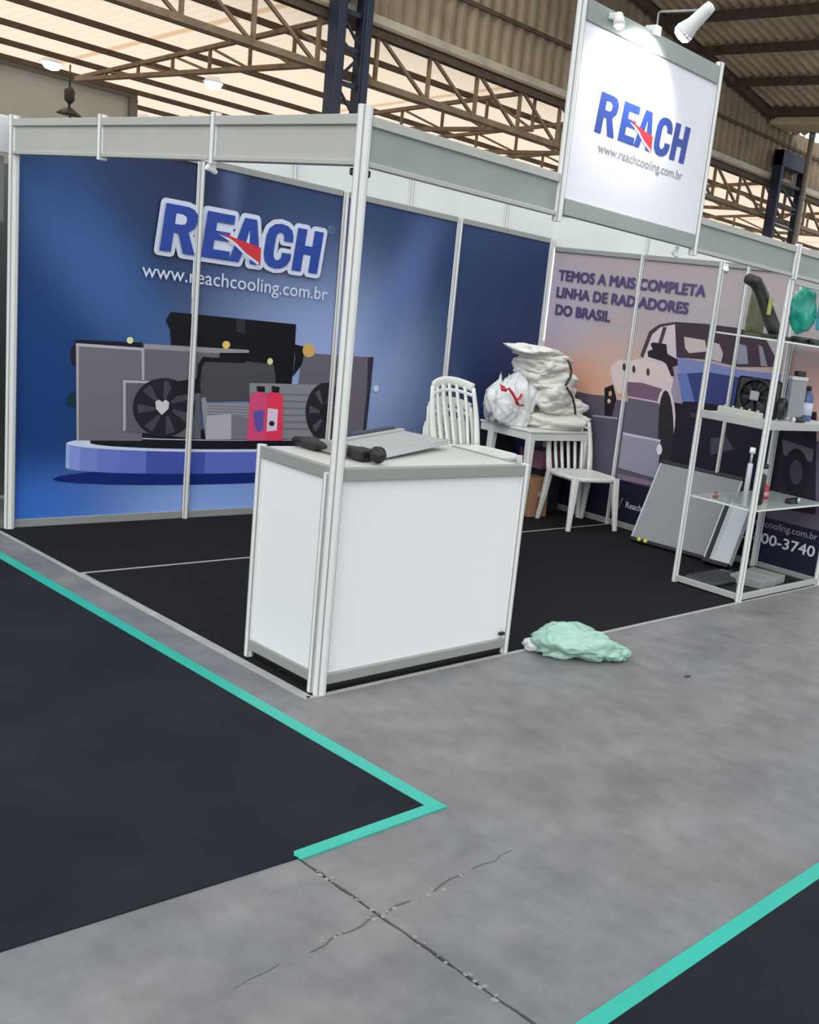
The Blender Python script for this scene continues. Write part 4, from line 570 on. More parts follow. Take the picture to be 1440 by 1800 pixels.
# middle shelf
ZM = 1.109
t = thing('aluminium_tank', 'silver aluminium radiator tank lying along the middle shelf', 'car part', (3.06,.25,ZM))
m = P(); m.bbox((3.045,.09,ZM+.001), (3.095,.40,ZM+.045), mat('cast_aluminium', (186,186,178), .45, .1), .008); m.build('tank', t)
m = P()
for k in range(5): m.rod((3.07,.12+.06*k,ZM+.045), (3.07,.12+.06*k,ZM+.056), .008, SILV, 8)
m.build('bolt', t)
t = thing('cooling_fan', 'black cooling fan assembly standing on the middle shelf at left', 'car part', (3.2,.26,ZM))
def fan(t, c, R, facing, mt=BLACK, hub=SILV, parts=True):
    M = frame_from(c, facing[0], facing[1])
    m = P(); ring = [M @ Vector((R*math.cos(a), 0, R*math.sin(a))) for a in [2*math.pi*k/28 for k in range(28)]]
    m.sweep(ring, (.012,.024), mt, ref=M.to_3x3() @ Vector((0,1,0)), n=6, closed=True); m.build('ring', t)
    for k in range(7):
        a = 2*math.pi*k/7; m = P()
        f = lambda rr, aa, y: M @ Vector((rr*math.cos(aa), y, rr*math.sin(aa)))
        vs = [f(R*.22,a,-.012), f(R*.93,a+.1,-.014), f(R*.93,a+.62,.014), f(R*.22,a+.6,.012)]
        m.add(vs + [v + M.to_3x3() @ Vector((0,.003,0)) for v in vs], [(0,1,2,3),(7,6,5,4),(0,4,5,1),(1,5,6,2),(2,6,7,3),(3,7,4,0)], mt); m.build('blade', t)
    m = P(); m.lathe([(R*.24,-.02),(R*.26,0),(R*.24,.02)], M.to_translation(), mt, 16, M.to_3x3().to_4x4() @ Matrix.Rotation(math.radians(90), 4, 'X')); m.build('hub', t)
    return M
Mf = fan(t, (3.24,.26,ZM+.128), .105, ((-.35,1,0),(.1,0,1)))
m = P(); m.bbox((-.15,-.04,-.124), (.13,-.025,.115), mat('shroud_plastic', (40,40,46), .45), .02, Mf); m.build('shroud', t)
m = P(); m.bbox((-.03,.02,-.03), (.03,.045,.03), mat('motor_silver', (150,152,156), .4, .3), .01, Mf); m.build('motor', t)
t = thing('cooling_fan', 'small black fan ring standing at the front of middle shelf', 'car part', (3.33,.1,ZM))
Mf = fan(t, (3.31,.10,ZM+.075), .058, ((.9,.3,0),(0,0,1)))
t = thing('heater_core', 'upright silver heater core with black cap on the middle shelf', 'radiator', (3.5,.16,ZM))
Mh = frame_from((3.50,.12,ZM+.002), (.9,-.2,0), (.02,.02,1))
m = P(); m.box((-.07,-.015,.015), (.07,.015,.26), FIN, Mh); m.build('core', t)
m = P(); m.bbox((-.075,-.02,0), (.075,.02,.022), SILV, .004, Mh); m.bbox((-.075,-.02,.255), (.075,.02,.28), SILV, .004, Mh); m.build('tank', t)
m = P(); m.bbox((-.03,-.018,.281), (.05,.018,.315), BLACK, .006, Mh); m.build('cap', t)
t = thing('hose_elbow', 'black hose elbow lying on the middle shelf before the heater core', 'car part', (3.45,.06,ZM))
m = P(); m.sweep([(3.36,.04,ZM+.018),(3.42,.03,ZM+.02),(3.48,.035,ZM+.02),(3.53,.055,ZM+.018),(3.56,.09,ZM+.02)], (.017,.017), BLACK, n=10); m.build('hose', t)
m = P(); m.sweep([(3.355,.041,ZM+.018),(3.37,.038,ZM+.018)], (.02,.02), SILV, n=12); m.build('clamp', t)
t = thing('coolant_bottle', 'blue coolant bottle on the middle shelf at the right edge', 'bottle', (3.72,.16,ZM))
m = P(); m.lathe([(.04,0),(.045,.008),(.045,.15),(.03,.18),(.016,.19),(.016,.2)], (3.72,.16,ZM), mat('blue_plastic', (70,92,140), .35), 14); m.build('flask', t)
m = P(); m.lathe([(.019,.2),(.019,.225),(.0,.228)], (3.72,.16,ZM), BLACK, 12); m.build('cap', t)
m = P(); m.lathe([(.0457,.04),(.0457,.12)], (3.72,.16,ZM), mat('bottle_label', (190,200,214), .4), 14); m.build('bottle_label', t)
# top shelf
ZT = 1.5925
t = thing('fan_cowl', 'long dark olive fan cowl leaning up on the top glass shelf', 'car part', (3.33,.3,ZT))
OL = mat('dark_olive_plastic', (44,46,40), .45, 0, .25, 18)
m = P(); m.sweep([(3.24,.18,ZT+.02),(3.22,.22,ZT+.10),(3.20,.27,ZT+.2),(3.18,.31,ZT+.28),(3.16,.34,ZT+.325),(3.11,.36,ZT+.335)], [(.06,.04),(.06,.045),(.056,.04),(.06,.04),(.066,.04),(.05,.034)], OL, n=10); m.build('cowl', t)
m = P(); m.bbox((-.012,-.03,-.05), (.012,.03,.05), mat('yellow_tag', (176,180,100), .5), .003, frame_from((3.165,.215,ZT+.19), (.5,-.86,0), (-.1,.15,1))); m.build('tag', t)
m = P(); m.bbox((3.12,.1,ZT+.001), (3.3,.22,ZT+.03), OL, .008); m.build('foot', t)
t = thing('film_roll', 'olive translucent film sheet standing behind the dark cowl on top shelf', 'film', (3.5,.42,ZT))
m = P(); m.sweep([(3.26,.42,ZT+.16),(3.36,.44,ZT+.15),(3.46,.42,ZT+.15)], (.008,.15), mat('olive_film', (128,128,88), .35, alpha=.75), ref=(0,0,1), n=8); m.build('sheet', t)
m = P(); m.rod((3.26,.42,ZT+.012), (3.46,.42,ZT+.012), .012, mat('olive_film_edge', (104,104,72), .4), 10); m.build('roll', t)
t = thing('paper_slip', 'small white paper slip at the left on the top glass shelf', 'paper', (3.14,.22,ZT))
m = P(); m.prism([(3.2,.12,ZT+.002),(3.29,.13,ZT+.002),(3.28,.19,ZT+.012),(3.21,.18,ZT+.004)], (0,0,.004), WHITE); m.build('sheet', t)
t = thing('radiator_tank', 'flat black radiator tank lying on the right of top shelf', 'car part', (3.45,.06,ZT))
m = P(); m.bbox((3.3,.04,ZT+.001), (3.66,.12,ZT+.04), BLACK, .012); m.build('tank', t)
m = P(); m.rod((3.4,.04,ZT+.022), (3.4,.005,ZT+.022), .014, BLACK, 10); m.build('spigot', t)
# teal bag hanging inside the rack
def blob(name, parent, c, sx, sy, sz, mt, seed, crump=.12, sub=4, freq=2.2, flat=None, pinch=None, M=None, layers=0.0, pleats=0.0, boxy=1.0):
    """soft crumpled body: creased sphere, optionally boxy, layered like folded cloth or pleated like a tied bag"""
    bm = bmesh.new(); bmesh.ops.create_icosphere(bm, subdivisions=sub, radius=1)
    sv = Vector((seed*7.3, seed*3.1, seed*1.7))
    for p in bm.verts:
        n0 = p.co.copy(); q = n0*freq + sv
        w1 = Vector((noise.noise(q*.8), noise.noise(q*.8 + Vector((9,2,5))), noise.noise(q*.8 + Vector((3,7,1)))))
        q2 = q + w1*.9
        cr = .5 - abs(noise.noise(q2)); cr2 = .5 - abs(noise.noise(q2*2.1 + Vector((4,4,4)))); lo = noise.noise(n0*1.15 + sv)
        s = 1 + lo*.26 + (cr-.25)*crump*2 + (cr2-.25)*crump
        th = math.atan2(n0.y, n0.x)
        if layers: s *= 1 + layers*math.sin(n0.z*7.5 + 2.2*lo + 1.5*math.sin(th*2+seed))*(1-abs(n0.z))
        if pleats: s *= 1 + pleats*math.sin(th*11 + 3*noise.noise(q*.6) + n0.z*1.5)*(.4+.6*max(0, n0.z))
        v = n0.copy()
        if boxy < 1: v = Vector([math.copysign(abs(x)**boxy, x) for x in v])
        v *= s
        if pinch is not None and v.z > pinch:
            k = max(.2, 1 - (v.z-pinch)*2.2); v.x *= k; v.y *= k; v.z = pinch + (v.z-pinch)*1.25
        v = Vector((v.x*sx, v.y*sy, v.z*sz))
        if M is not None: v = M @ v
        v += Vector(c)
        if flat is not None and v.z < flat: v.z = flat + (v.z-flat)*.02
        p.co = v
    bm.verts.index_update(); m = P()
    m.add([p.co.copy() for p in bm.verts], [[q.index for q in f.verts] for f in bm.faces], mt, True); bm.free()
    return m.build(name, parent)
t = thing('teal_bag', 'teal plastic bag hanging at the right of the rack top', 'bag', (3.62,.14,ZT+.04))
blob('bag', t, (3.50,.17,ZT+.21), .13, .06, .135, mat('teal_plastic', (40,176,152), .3, 0, .15, 9), 3, .16)
m = P(); m.bbox((3.60,.09,ZT+.1), (3.72,.13,ZT+.29), mat('cyan_print', (90,190,206), .3), .01); m.build('printed_pack', t)

# ================================================================== white plastic chairs
PW = mat('white_plastic', (226,228,222), .35, 0, .02, 5)
def make_chair(label, group=None):
    t = thing('plastic_chair', label, 'chair', group=group)
    # seat: dished rounded square with a rim
    m = P(); n = 14; vs = []
    def sq(u, v):
        k = 1 - .10*(abs(u)**4)*(abs(v)**4)*2.2
        return u*k*.215*(1.0-.04*v), v*k*.205
    for s in (0, 1):
        for i in range(n+1):
            for j in range(n+1):
                u, v = 2*i/n-1, 2*j/n-1; x, y = sq(u, v); e = max(abs(u), abs(v))
                z = .405 - .018*(1-e**2) - (.012 if s else 0) - (.016 if e > .99 else 0)*(1 if s else .35)
                vs.append((x, y, z))
    N = (n+1)**2; fs = []
    for i in range(n):
        for j in range(n):
            a = i*(n+1)+j; q = (a, a+n+1, a+n+2, a+1); fs.append(q); fs.append(tuple(N+x for x in q[::-1]))
    bd = [(i,0) for i in range(n)] + [(n,j) for j in range(n)] + [(i,n) for i in range(n,0,-1)] + [(0,j) for j in range(n,0,-1)]
    idx = [i*(n+1)+j for i, j in bd]
    for a, b in zip(idx, idx[1:]+idx[:1]): fs.append((a, b, N+b, N+a))
    m.add(vs, fs, PW, True); m.build('seat', t, True)
    m = P(); c = [(math.copysign(abs(math.cos(a))**.45, math.cos(a))*.212, math.copysign(abs(math.sin(a))**.45, math.sin(a))*.202, .388) for a in [2*math.pi*k/32 for k in range(32)]]
    m.sweep(c, (.006,.018), PW, n=6, closed=True); m.build('seat_rim', t, True)
    for sx in (-1,1):
        m = P(); m.sweep([(sx*.185,-.175,.40),(sx*.2,-.19,.2),(sx*.218,-.205,0)], [(.03,.022),(.024,.019),(.017,.014)], PW, ref=(0,1,0), n=8, square=True); m.build('leg', t, True)
        m = P(); m.sweep([(sx*.185,.175,.40),(sx*.195,.205,.2),(sx*.208,.24,0)], [(.028,.022),(.022,.018),(.016,.013)], PW, ref=(0,1,0), n=8, square=True); m.build('leg', t, True)
    # back: side uprights and broad curved top rail, then slats
    def back(u, h):   # u -1..1 across, h 0..1 up
        wv = .19 + .012*math.sin(h*math.pi); x = u*wv*(1-.06*h); y = .185 + .075*h + .045*(1-u*u)*(.3+.7*h); z = .395 + .375*h + .035*(1-u*u)*h
        return Vector((x, y, z))
    for sx in (-1,1):
        m = P(); m.sweep([back(sx, k/8) for k in range(9)], [(.016+.012*(1-k/8),.01) for k in range(9)], PW, ref=(0,1,0), n=8); m.build('back_upright', t, True)
    m = P(); m.sweep([back(-1+k/8, 1.0) for k in range(17)], [(.010,.030)]*17, PW, ref=(0,0,1), n=8); m.build('top_rail', t, True)
    m = P(); m.sweep([back(-1+k/8, .86) for k in range(17)], [(.007,.012)]*17, PW, ref=(0,0,1), n=8); m.build('back_rail', t, True)
    for k in range(5):
        u = -.68 + .34*k
        m = P(); m.sweep([back(u*(.9+.1*h/7), h/7) for h in range(8)], (.0155,.005), PW, ref=(0,1,0), n=6); m.build('slat', t, True)
    return t
c0 = make_chair('single white slatted plastic chair beside the table, facing the aisle')
c0.location = (3.66,1.93,.005); c0.rotation_euler = (0,0,math.radians(-14))
LAB = ['white plastic chair at the bottom of the stack behind counter', 'white plastic chair resting on the bottom chair of the stack', 'white plastic chair just under the topmost chair of the stack', 'topmost white plastic chair of the stack behind the counter']
for k in range(4):
    c = copy_tree(c0); c.scale = (.93,.93,.91); c['label'] = LAB[k]; c['group'] = 'stacked plastic chairs'
    c.location = (1.835+.004*k,1.24-.011*k,.005+.118*k); c.rotation_euler = (0,0,math.radians(3 + (.6 if k % 2 else -.4)))

# ================================================================== plastic table with bags
tb = thing('plastic_table', 'white square plastic table under a heap of white bags', 'table', (3.6,2.4,0))
TX0, TX1, TY0, TY1, TZ = 3.24, 3.94, 2.12, 2.68, .70
m = P(); m.bbox((TX0,TY0,TZ-.018), (TX1,TY1,TZ), PW, .008); m.build('tabletop', tb)
m = P()
for a, b in (((TX0+.01,TY0+.01),(TX1-.01,TY0+.022)), ((TX0+.01,TY1-.022),(TX1-.01,TY1-.01)), ((TX0+.01,TY0+.022),(TX0+.022,TY1-.022)), ((TX1-.022,TY0+.022),(TX1-.01,TY1-.022))):
    m.bbox((a[0],a[1],TZ-.075), (b[0],b[1],TZ-.018), PW, .003)
m.build('apron', tb)
for x, y, sx, sy in ((TX0+.04,TY0+.04,-1,-1),(TX1-.04,TY0+.04,1,-1),(TX0+.04,TY1-.12,-1,1),(TX1-.04,TY1-.12,1,1)):
    m = P(); m.sweep([(x,y,TZ-.02),(x+sx*.008,y+sy*.008,.35),(x+sx*.02,y+sy*.015,.004)], [(.036,.03),(.03,.025),(.02,.018)], PW, ref=(0,1,0), n=8, square=True); m.build('leg', tb)
BAGW = mat('white_cloth_bag', (232,230,222), .75, 0, .03, 12, bump=.25); BAGP = mat('white_film_bag', (232,236,236), .3, 0, .02, 8, bump=.2)
STRAP = mat('black_strap', (54,54,48), .7); BOW = mat('red_ribbon', (206,50,72), .5)
def bag(label, c, s, seed, mt, rot=0.0, crump=.1, pinch=None, flat=None, strap=None, name='cloth_bag', layers=0.0, pleats=0.0, boxy=.8, tilt=0.0):
    t = thing(name, label, 'bag', c, group='white bags on the table')
    blob('body', t, c, *s, mt, seed, crump, 5, 1.7, flat, pinch, Matrix.Rotation(rot, 4, 'Z') @ Matrix.Rotation(tilt, 4, 'Y'), layers, pleats, boxy)
    if strap:
        m = P(); m.sweep(strap, (.010,.003), STRAP, ref=(-.8,-.6,0), n=6); m.build('strap', t)
    return t
Z0 = TZ + .002
stack = [
 ('folded white cloth bag at the bottom of the heap, right side', (3.68,2.34,Z0+.06), (.27,.20,.075), .10, 0),
 ('white cloth bag second up in the heap above the table', (3.70,2.35,Z0+.165), (.25,.19,.085), .10, .06),
 ('puffy white cloth bag in the middle of the heap on the table', (3.60,2.34,Z0+.27), (.24,.19,.10), .06, -.08),
 ('white cloth bag just below the top bag of the heap', (3.54,2.34,Z0+.375), (.22,.18,.10), .08, .1),
 ('crumpled white bag in the upper part of the heap', (3.50,2.34,Z0+.47), (.21,.17,.085), .10, -.06),
 ('flat folded white bag on the very top of the heap', (3.48,2.34,Z0+.545), (.25,.17,.055), .14, .1)]
for i, (lb, c, s, ly, tl) in enumerate(stack):
    st = None
    if i == 3: st = [(3.575,2.155,Z0+.535),(3.60,2.145,Z0+.50),(3.615,2.14,Z0+.46),(3.61,2.135,Z0+.42),(3.575,2.13,Z0+.375),(3.555,2.125,Z0+.345)]
    if i == 2: st = [(3.57,2.125,Z0+.335),(3.61,2.125,Z0+.30),(3.66,2.13,Z0+.255),(3.69,2.13,Z0+.2),(3.71,2.125,Z0+.13)]
    bag(lb, c, s, 11+i*3, BAGW, .15*((i % 3)-1), .12, None, Z0-.001 if i == 0 else None, st, 'cloth_bag', ly, 0, .7, tl)
t = bag('tied white plastic bag with a red ribbon at left of the heap', (3.25,2.43,Z0+.145), (.15,.13,.18), 41, BAGP, 0, .12, .6, Z0-.001, None, 'plastic_bag', 0, .06, 1.0)
m = P()
m.sweep([(3.120,2.290,Z0+0.285),(3.150,2.280,Z0+0.260),(3.180,2.265,Z0+0.215),(3.210,2.260,Z0+0.170)], (.012,.004), BOW, ref=(-.8,-.6,0), n=6)
m.sweep([(3.240,2.265,Z0+0.250),(3.220,2.260,Z0+0.220),(3.185,2.260,Z0+0.200)], (.010,.004), BOW, ref=(-.8,-.6,0), n=6)
m.sweep([(3.210,2.260,Z0+0.172),(3.240,2.260,Z0+0.165),(3.270,2.260,Z0+0.170)], (.008,.004), BOW, ref=(-.8,-.6,0), n=6)
m.sweep([(3.100,2.310,Z0+0.280),(3.075,2.320,Z0+0.295),(3.080,2.310,Z0+0.270),(3.110,2.290,Z0+0.270)], (.015,.006), BOW, ref=(-.8,-.6,0), n=6)
m.build('ribbon', t)
bag('tall white plastic bag standing between the red ribbon and the folded heap', (3.36,2.40,Z0+.2), (.16,.14,.24), 47, BAGP, .3, .12, .55, Z0-.001, None, 'plastic_bag', 0, .07, 1.0)
bag('small white plastic bag sagging over the left table edge', (3.30,2.56,Z0+.14), (.13,.12,.17), 53, BAGP, .8, .12, .6, Z0-.001, None, 'plastic_bag', 0, .06, 1.0)

# things under the table
def carton(name, label, a, b, mt, rot, tape=None, cat='box'):
    c = Vector(((a[0]+b[0])/2,(a[1]+b[1])/2,a[2])); t = thing(name, label, cat, c)
    M = Matrix.Translation(c) @ Matrix.Rotation(rot, 4, 'Z'); h = ((b[0]-a[0])/2,(b[1]-a[1])/2,b[2]-a[2])
    m = P(); m.bbox((-h[0],-h[1],0), (h[0],h[1],h[2]), mt, .004, M); m.build('carton', t)
    if tape:
        m = P(); m.box((-.02,-h[1]-.001,h[2]*.55), (.03,h[1]+.001,h[2]*.66), tape, M); m.build('carton_label', t)
        m = P(); m.box((-.012,-h[1]-.0012,h[2]*.2), (.012,h[1]*-1-.0002,h[2]*.5), mat('red_print', (150,72,52), .6), M); m.build('printed_arrow', t)
    m = P(); m.box((-h[0]*.98,-.003,h[2]-.001), (h[0]*.98,.003,h[2]+.0012), mat('flap_gap', (70,52,40), .8), M); m.build('flap_seam', t)
    return t
carton('cardboard_box', 'brown cardboard box standing on end under the table', (3.46,2.24,.005), (3.64,2.42,.31), mat('brown_cardboard', (168,128,96), .8, 0, .06, 10), -.12, mat('box_label', (206,190,170), .6))
carton('black_crate', 'black crate under the table at the left legs', (3.36,2.62,.005), (3.60,2.80,.60), mat('black_card', (22,22,30), .6), 0)
carton('mauve_box', 'mauve box lying on a dark crate under the table', (3.63,2.36,.36), (3.90,2.60,.50), mat('mauve_card', (150,104,124), .6, 0, .06, 8), .05)
carton('dark_crate', 'dark crate beneath the mauve box under the table', (3.66,2.36,.005), (3.90,2.60,.36), mat('dark_card', (34,32,40), .6), 0)

# crumpled green bag on the floor
t = thing('green_bag', 'crumpled pale green plastic bag lying on the concrete before the booth', 'bag', (1.27,-.2,0))
GB = mat('green_film', (158,196,180), .28, 0, .10, 14, bump=.3)
rotg = Matrix.Rotation(math.radians(-48), 4, 'Z')
blob('body', t, (1.265,-.18,.06), .18,.115,.085, GB, 5, .16, 5, 1.5, .003, None, rotg)
blob('fold', t, (1.39,-.285,.035), .12,.08,.05, GB, 9, .22, 5, 1.7, .003, None, rotg)
blob('neck', t, (1.155,-.035,.03), .05,.045,.03, mat('white_film', (222,228,224), .35), 15, .3, 3, 2.5, .003, None, rotg)
t = thing('floor_scrap', 'small dark scrap lying on the concrete right of the green bag', 'scrap', (1.50,-.68,0))
blob('chip', t, (1.55,-.66,.003), .02,.012,.004, mat('dark_scrap', (74,70,68), .8), 4, .3, 2, 2.0, .0005)

# ================================================================== HALL: side roof, trusses, columns, clerestory
YT = 9.0
RT = bpy.data.materials.new('translucent_roof_sheet'); RT.use_nodes = True
nt = RT.node_tree; nt.nodes.clear(); out = nt.nodes.new('ShaderNodeOutputMaterial'); tr = nt.nodes.new('ShaderNodeBsdfTranslucent'); df = nt.nodes.new('ShaderNodeBsdfDiffuse'); mx = nt.nodes.new('ShaderNodeMixShader')
tr.inputs[0].default_value = rgb((250,228,204)); df.inputs[0].default_value = rgb((214,200,184)); mx.inputs[0].default_value = .12
nt.links.new(tr.outputs[0], mx.inputs[1]); nt.links.new(df.outputs[0], mx.inputs[2]); nt.links.new(mx.outputs[0], out.inputs[0])
zr = lambda y: 5.1 - .072*(y-YT)
ra = thing('roof', 'side aisle roof of translucent corrugated sheets on steel purlins', 'roof', kind='structure')
def corrugated(x0, x1, y0, y1, zf, pitch, amp, mt, along, name, parent, seg=4):
    """corrugations run along `along`; the profile crosses the other axis"""
    m = P(); a, b = (x0, x1) if along == 'y' else (y0, y1); n = int((b-a)/pitch*seg); vs = []; fs = []
    for i in range(n+1):
        t = a + (b-a)*i/n; d = amp*math.sin(2*math.pi*i/seg)
        for e in ((y0, y1) if along == 'y' else (x0, x1)):
            x, y = (t, e) if along == 'y' else (e, t); vs.append((x, y, zf(x, y) + d))
    for i in range(n): fs.append((2*i, 2*i+1, 2*i+3, 2*i+2))
    m.add(vs, fs, mt, True); o = m.build(name, parent); return o
for x in range(-2, 34, 4):
    corrugated(x, x+4.1, YT+.12, 21.5, lambda x, y: zr(y), .17, .018, RT, 'y', 'roof_sheet', ra, 3)
for y in (9.75, 10.88, 12.1, 13.53, 14.87, 16.05, 17.1, 18.33, 19.6, 20.9):
    m = P(); m.box((-2,y-.03,zr(y)-.105), (34,y+.03,zr(y)-.02), RUSTD); m.build('purlin', ra)
def bar(mb, p, q, a=.03, b=.03, mt=RUST): mb.sweep([p, q], (a, b), mt, ref=(0,0,1) if abs((Vector(q)-Vector(p)).normalized().z) < .9 else (1,0,0), n=4, square=False, smooth=False)
# long truss between the columns
lt = thing('long_truss', 'long rusty steel truss running between the blue columns', 'truss', (0,YT,4.2))
ZB, ZTp = 4.19, 4.80; STEP = .885; X0 = 6.73
for z, hh in ((ZB,.05),(ZTp,.055)):
    for dy in (-.05,.05):
        m = P(); m.box((-1,YT+dy-.022,z-hh), (30,YT+dy+.022,z+hh*.6), RUST if z == ZB else RUSTD); m.build('top_chord' if z > 4.5 else 'bottom_chord', lt)  # lower chord takes the lighter, sunlit tone
for k in range(-8, 27):
    x = X0 + STEP*k
    m = P(); bar(m, (x,YT,ZB), (x,YT,ZTp), .035, .03); m.build('web_upright', lt)
    m = P(); bar(m, (x+.04,YT,ZTp-.02), (x+STEP-.04,YT,ZB+.02), .032, .028); m.build('web_diagonal', lt)
# cross trusses running back under the side roof
def cross_truss(x, label, y1=16.6):
    t = thing('cross_truss', label, 'truss', (x,YT,4.3), group='cross trusses under the side roof')
    zt = lambda y: zr(y) - .2
    y0 = YT + .15
    m = P(); m.box((x-.045,y0,4.30), (x+.045,y1,4.36), RUST); m.build('bottom_chord', t)
    m = P(); bar(m, (x,y0,zt(y0)), (x,y1,zt(y1)), .045, .04, RUST); m.build('top_chord', t)
    ys_ = [y0 + (y1-y0)*k/7 for k in range(8)]
    for a, b in zip(ys_, ys_[1:]):
        m = P(); bar(m, (x,a,4.33), (x,a,zt(a)), .028, .028); m.build('web_upright', t)
        m = P(); bar(m, (x,a,4.33), (x,b,zt(b)), .025, .025); m.build('web_diagonal', t)
for x, lb in ((2.75,'rusty cross truss left of the first blue column under the bright roof'),(6.3,'rusty cross truss meeting the first blue column under the bright roof'),(9.85,'rusty cross truss first to the right of the near blue column'),(11.6,'rusty cross truss just left of the raised sign, under bright roof'),(13.4,'rusty cross truss right of the raised sign under the bright roof'),(16.95,'rusty cross truss meeting the far blue column'),(20.5,'rusty cross truss beyond the far blue column')):
    cross_truss(x, lb)
# lattice columns
NAVYC = mat('navy_paint', (32,40,60), .5, 0, .15, 5)
def lattice_column(x, y, w_, z1, label):
    t = thing('lattice_column', label, 'column', (x,y,0)); h = w_/2
    for sx in (-1,1):
        m = P(); m.bbox((x+sx*h-(.10 if sx > 0 else .0),y,.0), (x+sx*h+(.0 if sx > 0 else .10),y+.22,z1), NAVYC, .008); m.bbox((x+sx*h-(.13 if sx > 0 else -.10),y+.02,0), (x+sx*h-(.10 if sx > 0 else -.13),y+.05,z1), NAVYC, .004); m.build('chord', t)
    k = 0; z = .2
    while z < z1-.35:
        m = P(); m.box((x-h+.08,y+.06,z), (x+h-.08,y+.1,z+.06), NAVYC); m.build('batten', t)
        m = P(); a, b = (x-h+.08, x+h-.08) if k % 2 else (x+h-.08, x-h+.08)
        bar(m, (a,y+.08,z+.05), (b,y+.08,z+.42), .022, .02, NAVYC); m.build('lacing_bar', t)
        z += .42; k += 1
    m = P(); m.bbox((x-h-.05,y-.05,0), (x+h+.05,y+.27,.03), NAVYC, .005); m.build('base_plate', t)
    m = P(); m.box((x-h,y-.01,z1-.3), (x+h,y+.23,z1), NAVYC); m.build('cap_plate', t)
lattice_column(6.12, YT-.36, .50, 5.9, 'near dark blue lattice column behind the booth header')
lattice_column(17.0, YT-.36, 1.1, 5.45, 'far dark blue lattice column right of the raised sign')
t = thing('downpipe', 'slim pale downpipe in front of the far blue column', 'pipe', (17.0,8.38,0))
m = P(); m.rod((17.0,8.38,0), (17.0,8.38,6.0), .06, mat('pale_pipe', (150,142,124), .5), 12); m.build('pipe', t)
for z in (3.0, 4.6, 5.8):
    m = P(); m.rod((17.0,8.38,z), (17.0,8.38,z+.06), .068, ALU2, 12); m.build('bracket', t)
# clerestory of vertical corrugated sheet
CLR = mat('tan_corrugated_sheet', (146,128,104), .6, 0, .18, 2.5); CLD = mat('dark_tan_sheet', (128,110,90), .65, 0, .2, 2.5)
wc = thing('wall_rear', 'clerestory wall of tan vertical corrugated sheets above the long truss', 'wall', kind='structure')
ztop = lambda x: min(8.4, 6.41 - .165*(x-14.4)) if x < 17 else 5.98
def vsheet(x0, x1):
    m = P(); n = int((x1-x0)/.055); vs = []; fs = []
    for i in range(n+1):
        x = x0 + (x1-x0)*i/n; d = (.03,.03,-.03,-.03)[i % 4]
        vs += [(x, YT+.02+d, 5.02), (x, YT+.02+d, ztop(x))]
    for i in range(n): fs.append((2*i, 2*i+2, 2*i+3, 2*i+1))
    m.add(vs, fs, CLR); m.build('wall_sheet', wc)
xx = 2.0
while xx < 28: vsheet(xx, xx+2.03); xx += 2.0
for z in (5.62, 6.75):
    m = P(); m.box((2,YT-.04,z), (28 if z < 6 else 12.2,YT-.005,z+.06), RUSTD); m.build('girt', wc)
m = P(); m.box((2,YT-.10,4.86), (28,YT+.16,4.90), CLR); m.box((2,YT-.10,4.90), (28,YT-.09,5.0), mat('gutter_zinc', (186,176,156), .5, 0, .15, 3)); m.box((2,YT-.09,4.98), (28,YT-.0,5.0), MATS['gutter_zinc']); m.build('gutter', wc)
# nave roof
zn = lambda x: 6.41 - .165*(x-14.4)
NR = mat('brown_roof_sheet', (196,174,146), .36, 0, .25, 1.6)
cn = thing('ceiling', 'brown corrugated nave roof on dark purlins', 'ceiling', kind='structure')
yy = 2.0
while yy < 9.0:
    corrugated(7.6, 17.3, yy, min(yy+1.0, 9.1), lambda x, y: zn(x), .20, .034, NR, 'x', 'roof_sheet', cn, 4); yy += 1.0
for x in (8.7, 9.93, 11.15, 12.36, 13.46, 14.7, 15.97):
    m = P(); m.box((x-.05,1.5,zn(x)-.16), (x+.05,9.0,zn(x)-.03), RUSTD); m.build('purlin', cn)
m = P(); m.bbox((16.15,1.5,5.86), (16.8,8.9,6.02), mat('cream_eave_beam', (206,188,150), .6, 0, .06, 3), .03); m.build('eave_beam', cn)
m = P(); bar(m, (7.6,8.86,zn(7.6)-.1), (16.6,8.86,zn(16.6)-.1), .09, .09, RUSTD); m.build('edge_shadow_bar', cn)  # dark bar stands in for the shadow line where roof meets wall
# far grey block wall
gw = tag(P().box((-8,17.3,0), (7.6,17.5,4.36), mat('grey_render', (186,184,174), .8, 0, .04, 1.5)).build('wall_far'), 'plain grey rendered wall at the far left under the bright roof', 'wall', kind='structure')
m = P(); m.box((-8,17.24,4.36), (7.66,17.5,4.46), mat('grey_coping', (120,116,106), .7)); m.build('coping', gw)
m = P(); m.box((7.52,17.22,0), (7.66,17.52,4.36), mat('grey_coping', (120,116,106), .7)); m.build('end_trim', gw)
# bell lamps and the hanging fixture
def bell(x, y, z, label, R=.2):
    t = thing('bell_lamp', label, 'lamp', (x,y,z))
    m = P(); m.rod((x,y,z+.12), (x,y,min(z+.42, zr(y)-.03)), .015, RUSTD, 8); m.build('stem', t)
    m = P(); m.lathe([(.05,.2),(.07,.14),(R*.8,.03),(R,.0),(R*.93,.0),(R*.7,.03),(.04,.1)], (x,y,z), WHITE, 18); m.build('lamp_shade', t)
    m = P(); m.lathe([(.0,-.12),(R*.6,-.09),(R*.85,-.02),(R*.5,.05)], (x,y,z), mat('lamp_glow', (255,255,252), .4, emit=((250,255,255), 4.0)), 16); m.build('bulb', t)
bell(5.85, 16.5, 4.47, 'lit bell lamp hanging before the far grey wall', .18)
bell(7.72, 14.75, 4.60, 'lit bell lamp hanging under the roof between two purlins', .17)
bell(8.75, 19.2, 4.26, 'lit bell lamp farthest away, low beside the grey wall end', .17)
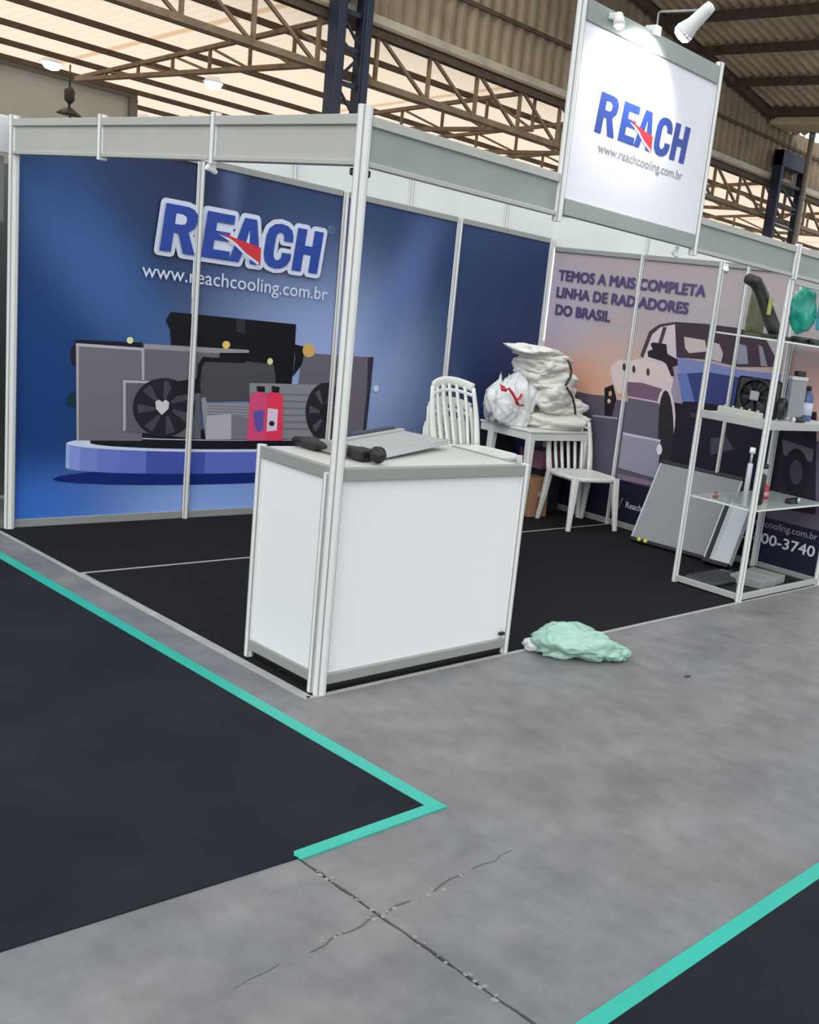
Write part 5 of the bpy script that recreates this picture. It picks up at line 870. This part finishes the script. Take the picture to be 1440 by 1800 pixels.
t = thing('pendant_fixture', 'dark unlit pendant lamp hanging before the far grey wall', 'lamp', (5.92,16.0,3.5))
DK = mat('dark_pendant', (52,50,46), .5)
m = P(); m.rod((5.93,16,4.08), (5.93,16,4.45), .012, DK, 8); m.build('cord', t)
m = P(); m.lathe([(.03,.0),(.075,.05),(.08,.2),(.04,.26)], (5.93,16,3.84), DK, 14); m.build('body', t)
m = P(); m.lathe([(.19,.0),(.18,.02),(.06,.11),(.03,.12)], (5.93,16,3.66), DK, 18); m.build('lamp_shade', t)
m = P(); m.rod((5.93,16,3.74), (5.93,16,3.88), .02, DK, 8); m.build('stem', t)
m = P(); m.rod((5.95,16,3.50), (5.945,16,3.64), .02, DK, 8); m.build('finial', t)

# ================================================================== neighbour booth at the left edge
t = thing('neighbour_booth', 'sliver of the next booth at the left edge, white header over grey panel', 'booth', (-.3,3.1,0))
m = P(); m.bbox((-1.5,3.0,1.965), (.035,3.03,2.15), WHITE, .004); m.build('header_board', t)
m = P(); m.box((-1.5,3.02,1.62), (.02,3.035,1.95), mat('grey_panel', (150,150,148), .6)); m.build('panel', t)
m = P(); m.box((-1.5,3.6,.02), (.6,3.62,1.95), mat('dim_panel', (110,112,108), .6)); m.build('back_panel', t)
for z in (.45,.8,1.15,1.42):
    m = P(); m.box((-1.2,3.1,z), (.02,3.4,z+.02), ALU2); m.build('shelf', t)
for i, (z, h, c, nm) in enumerate(((1.44,.16,(190,110,130),'pink'),(1.17,.2,(120,130,160),'blue grey'),(.82,.22,(120,86,74),'brown'),(.82,.28,(196,170,110),'straw yellow'),(.47,.26,(206,208,204),'white'))):
    x1 = .015 if i != 3 else -.14
    o = thing('stock_box', nm + ' stock box on the shelf of the neighbouring booth', 'box', (x1-.07,3.2,z))
    m = P(); m.bbox((x1-.14,3.12,z+.001), (x1,3.3,z+h), mat('stock_'+nm.replace(' ','_'), c, .6), .004); m.build('carton', o)
    m = P(); m.box((x1-.10,3.119,z+h*.3), (x1-.04,3.1202,z+h*.6), mat('box_label', (206,190,170), .6)); m.build('carton_label', o)
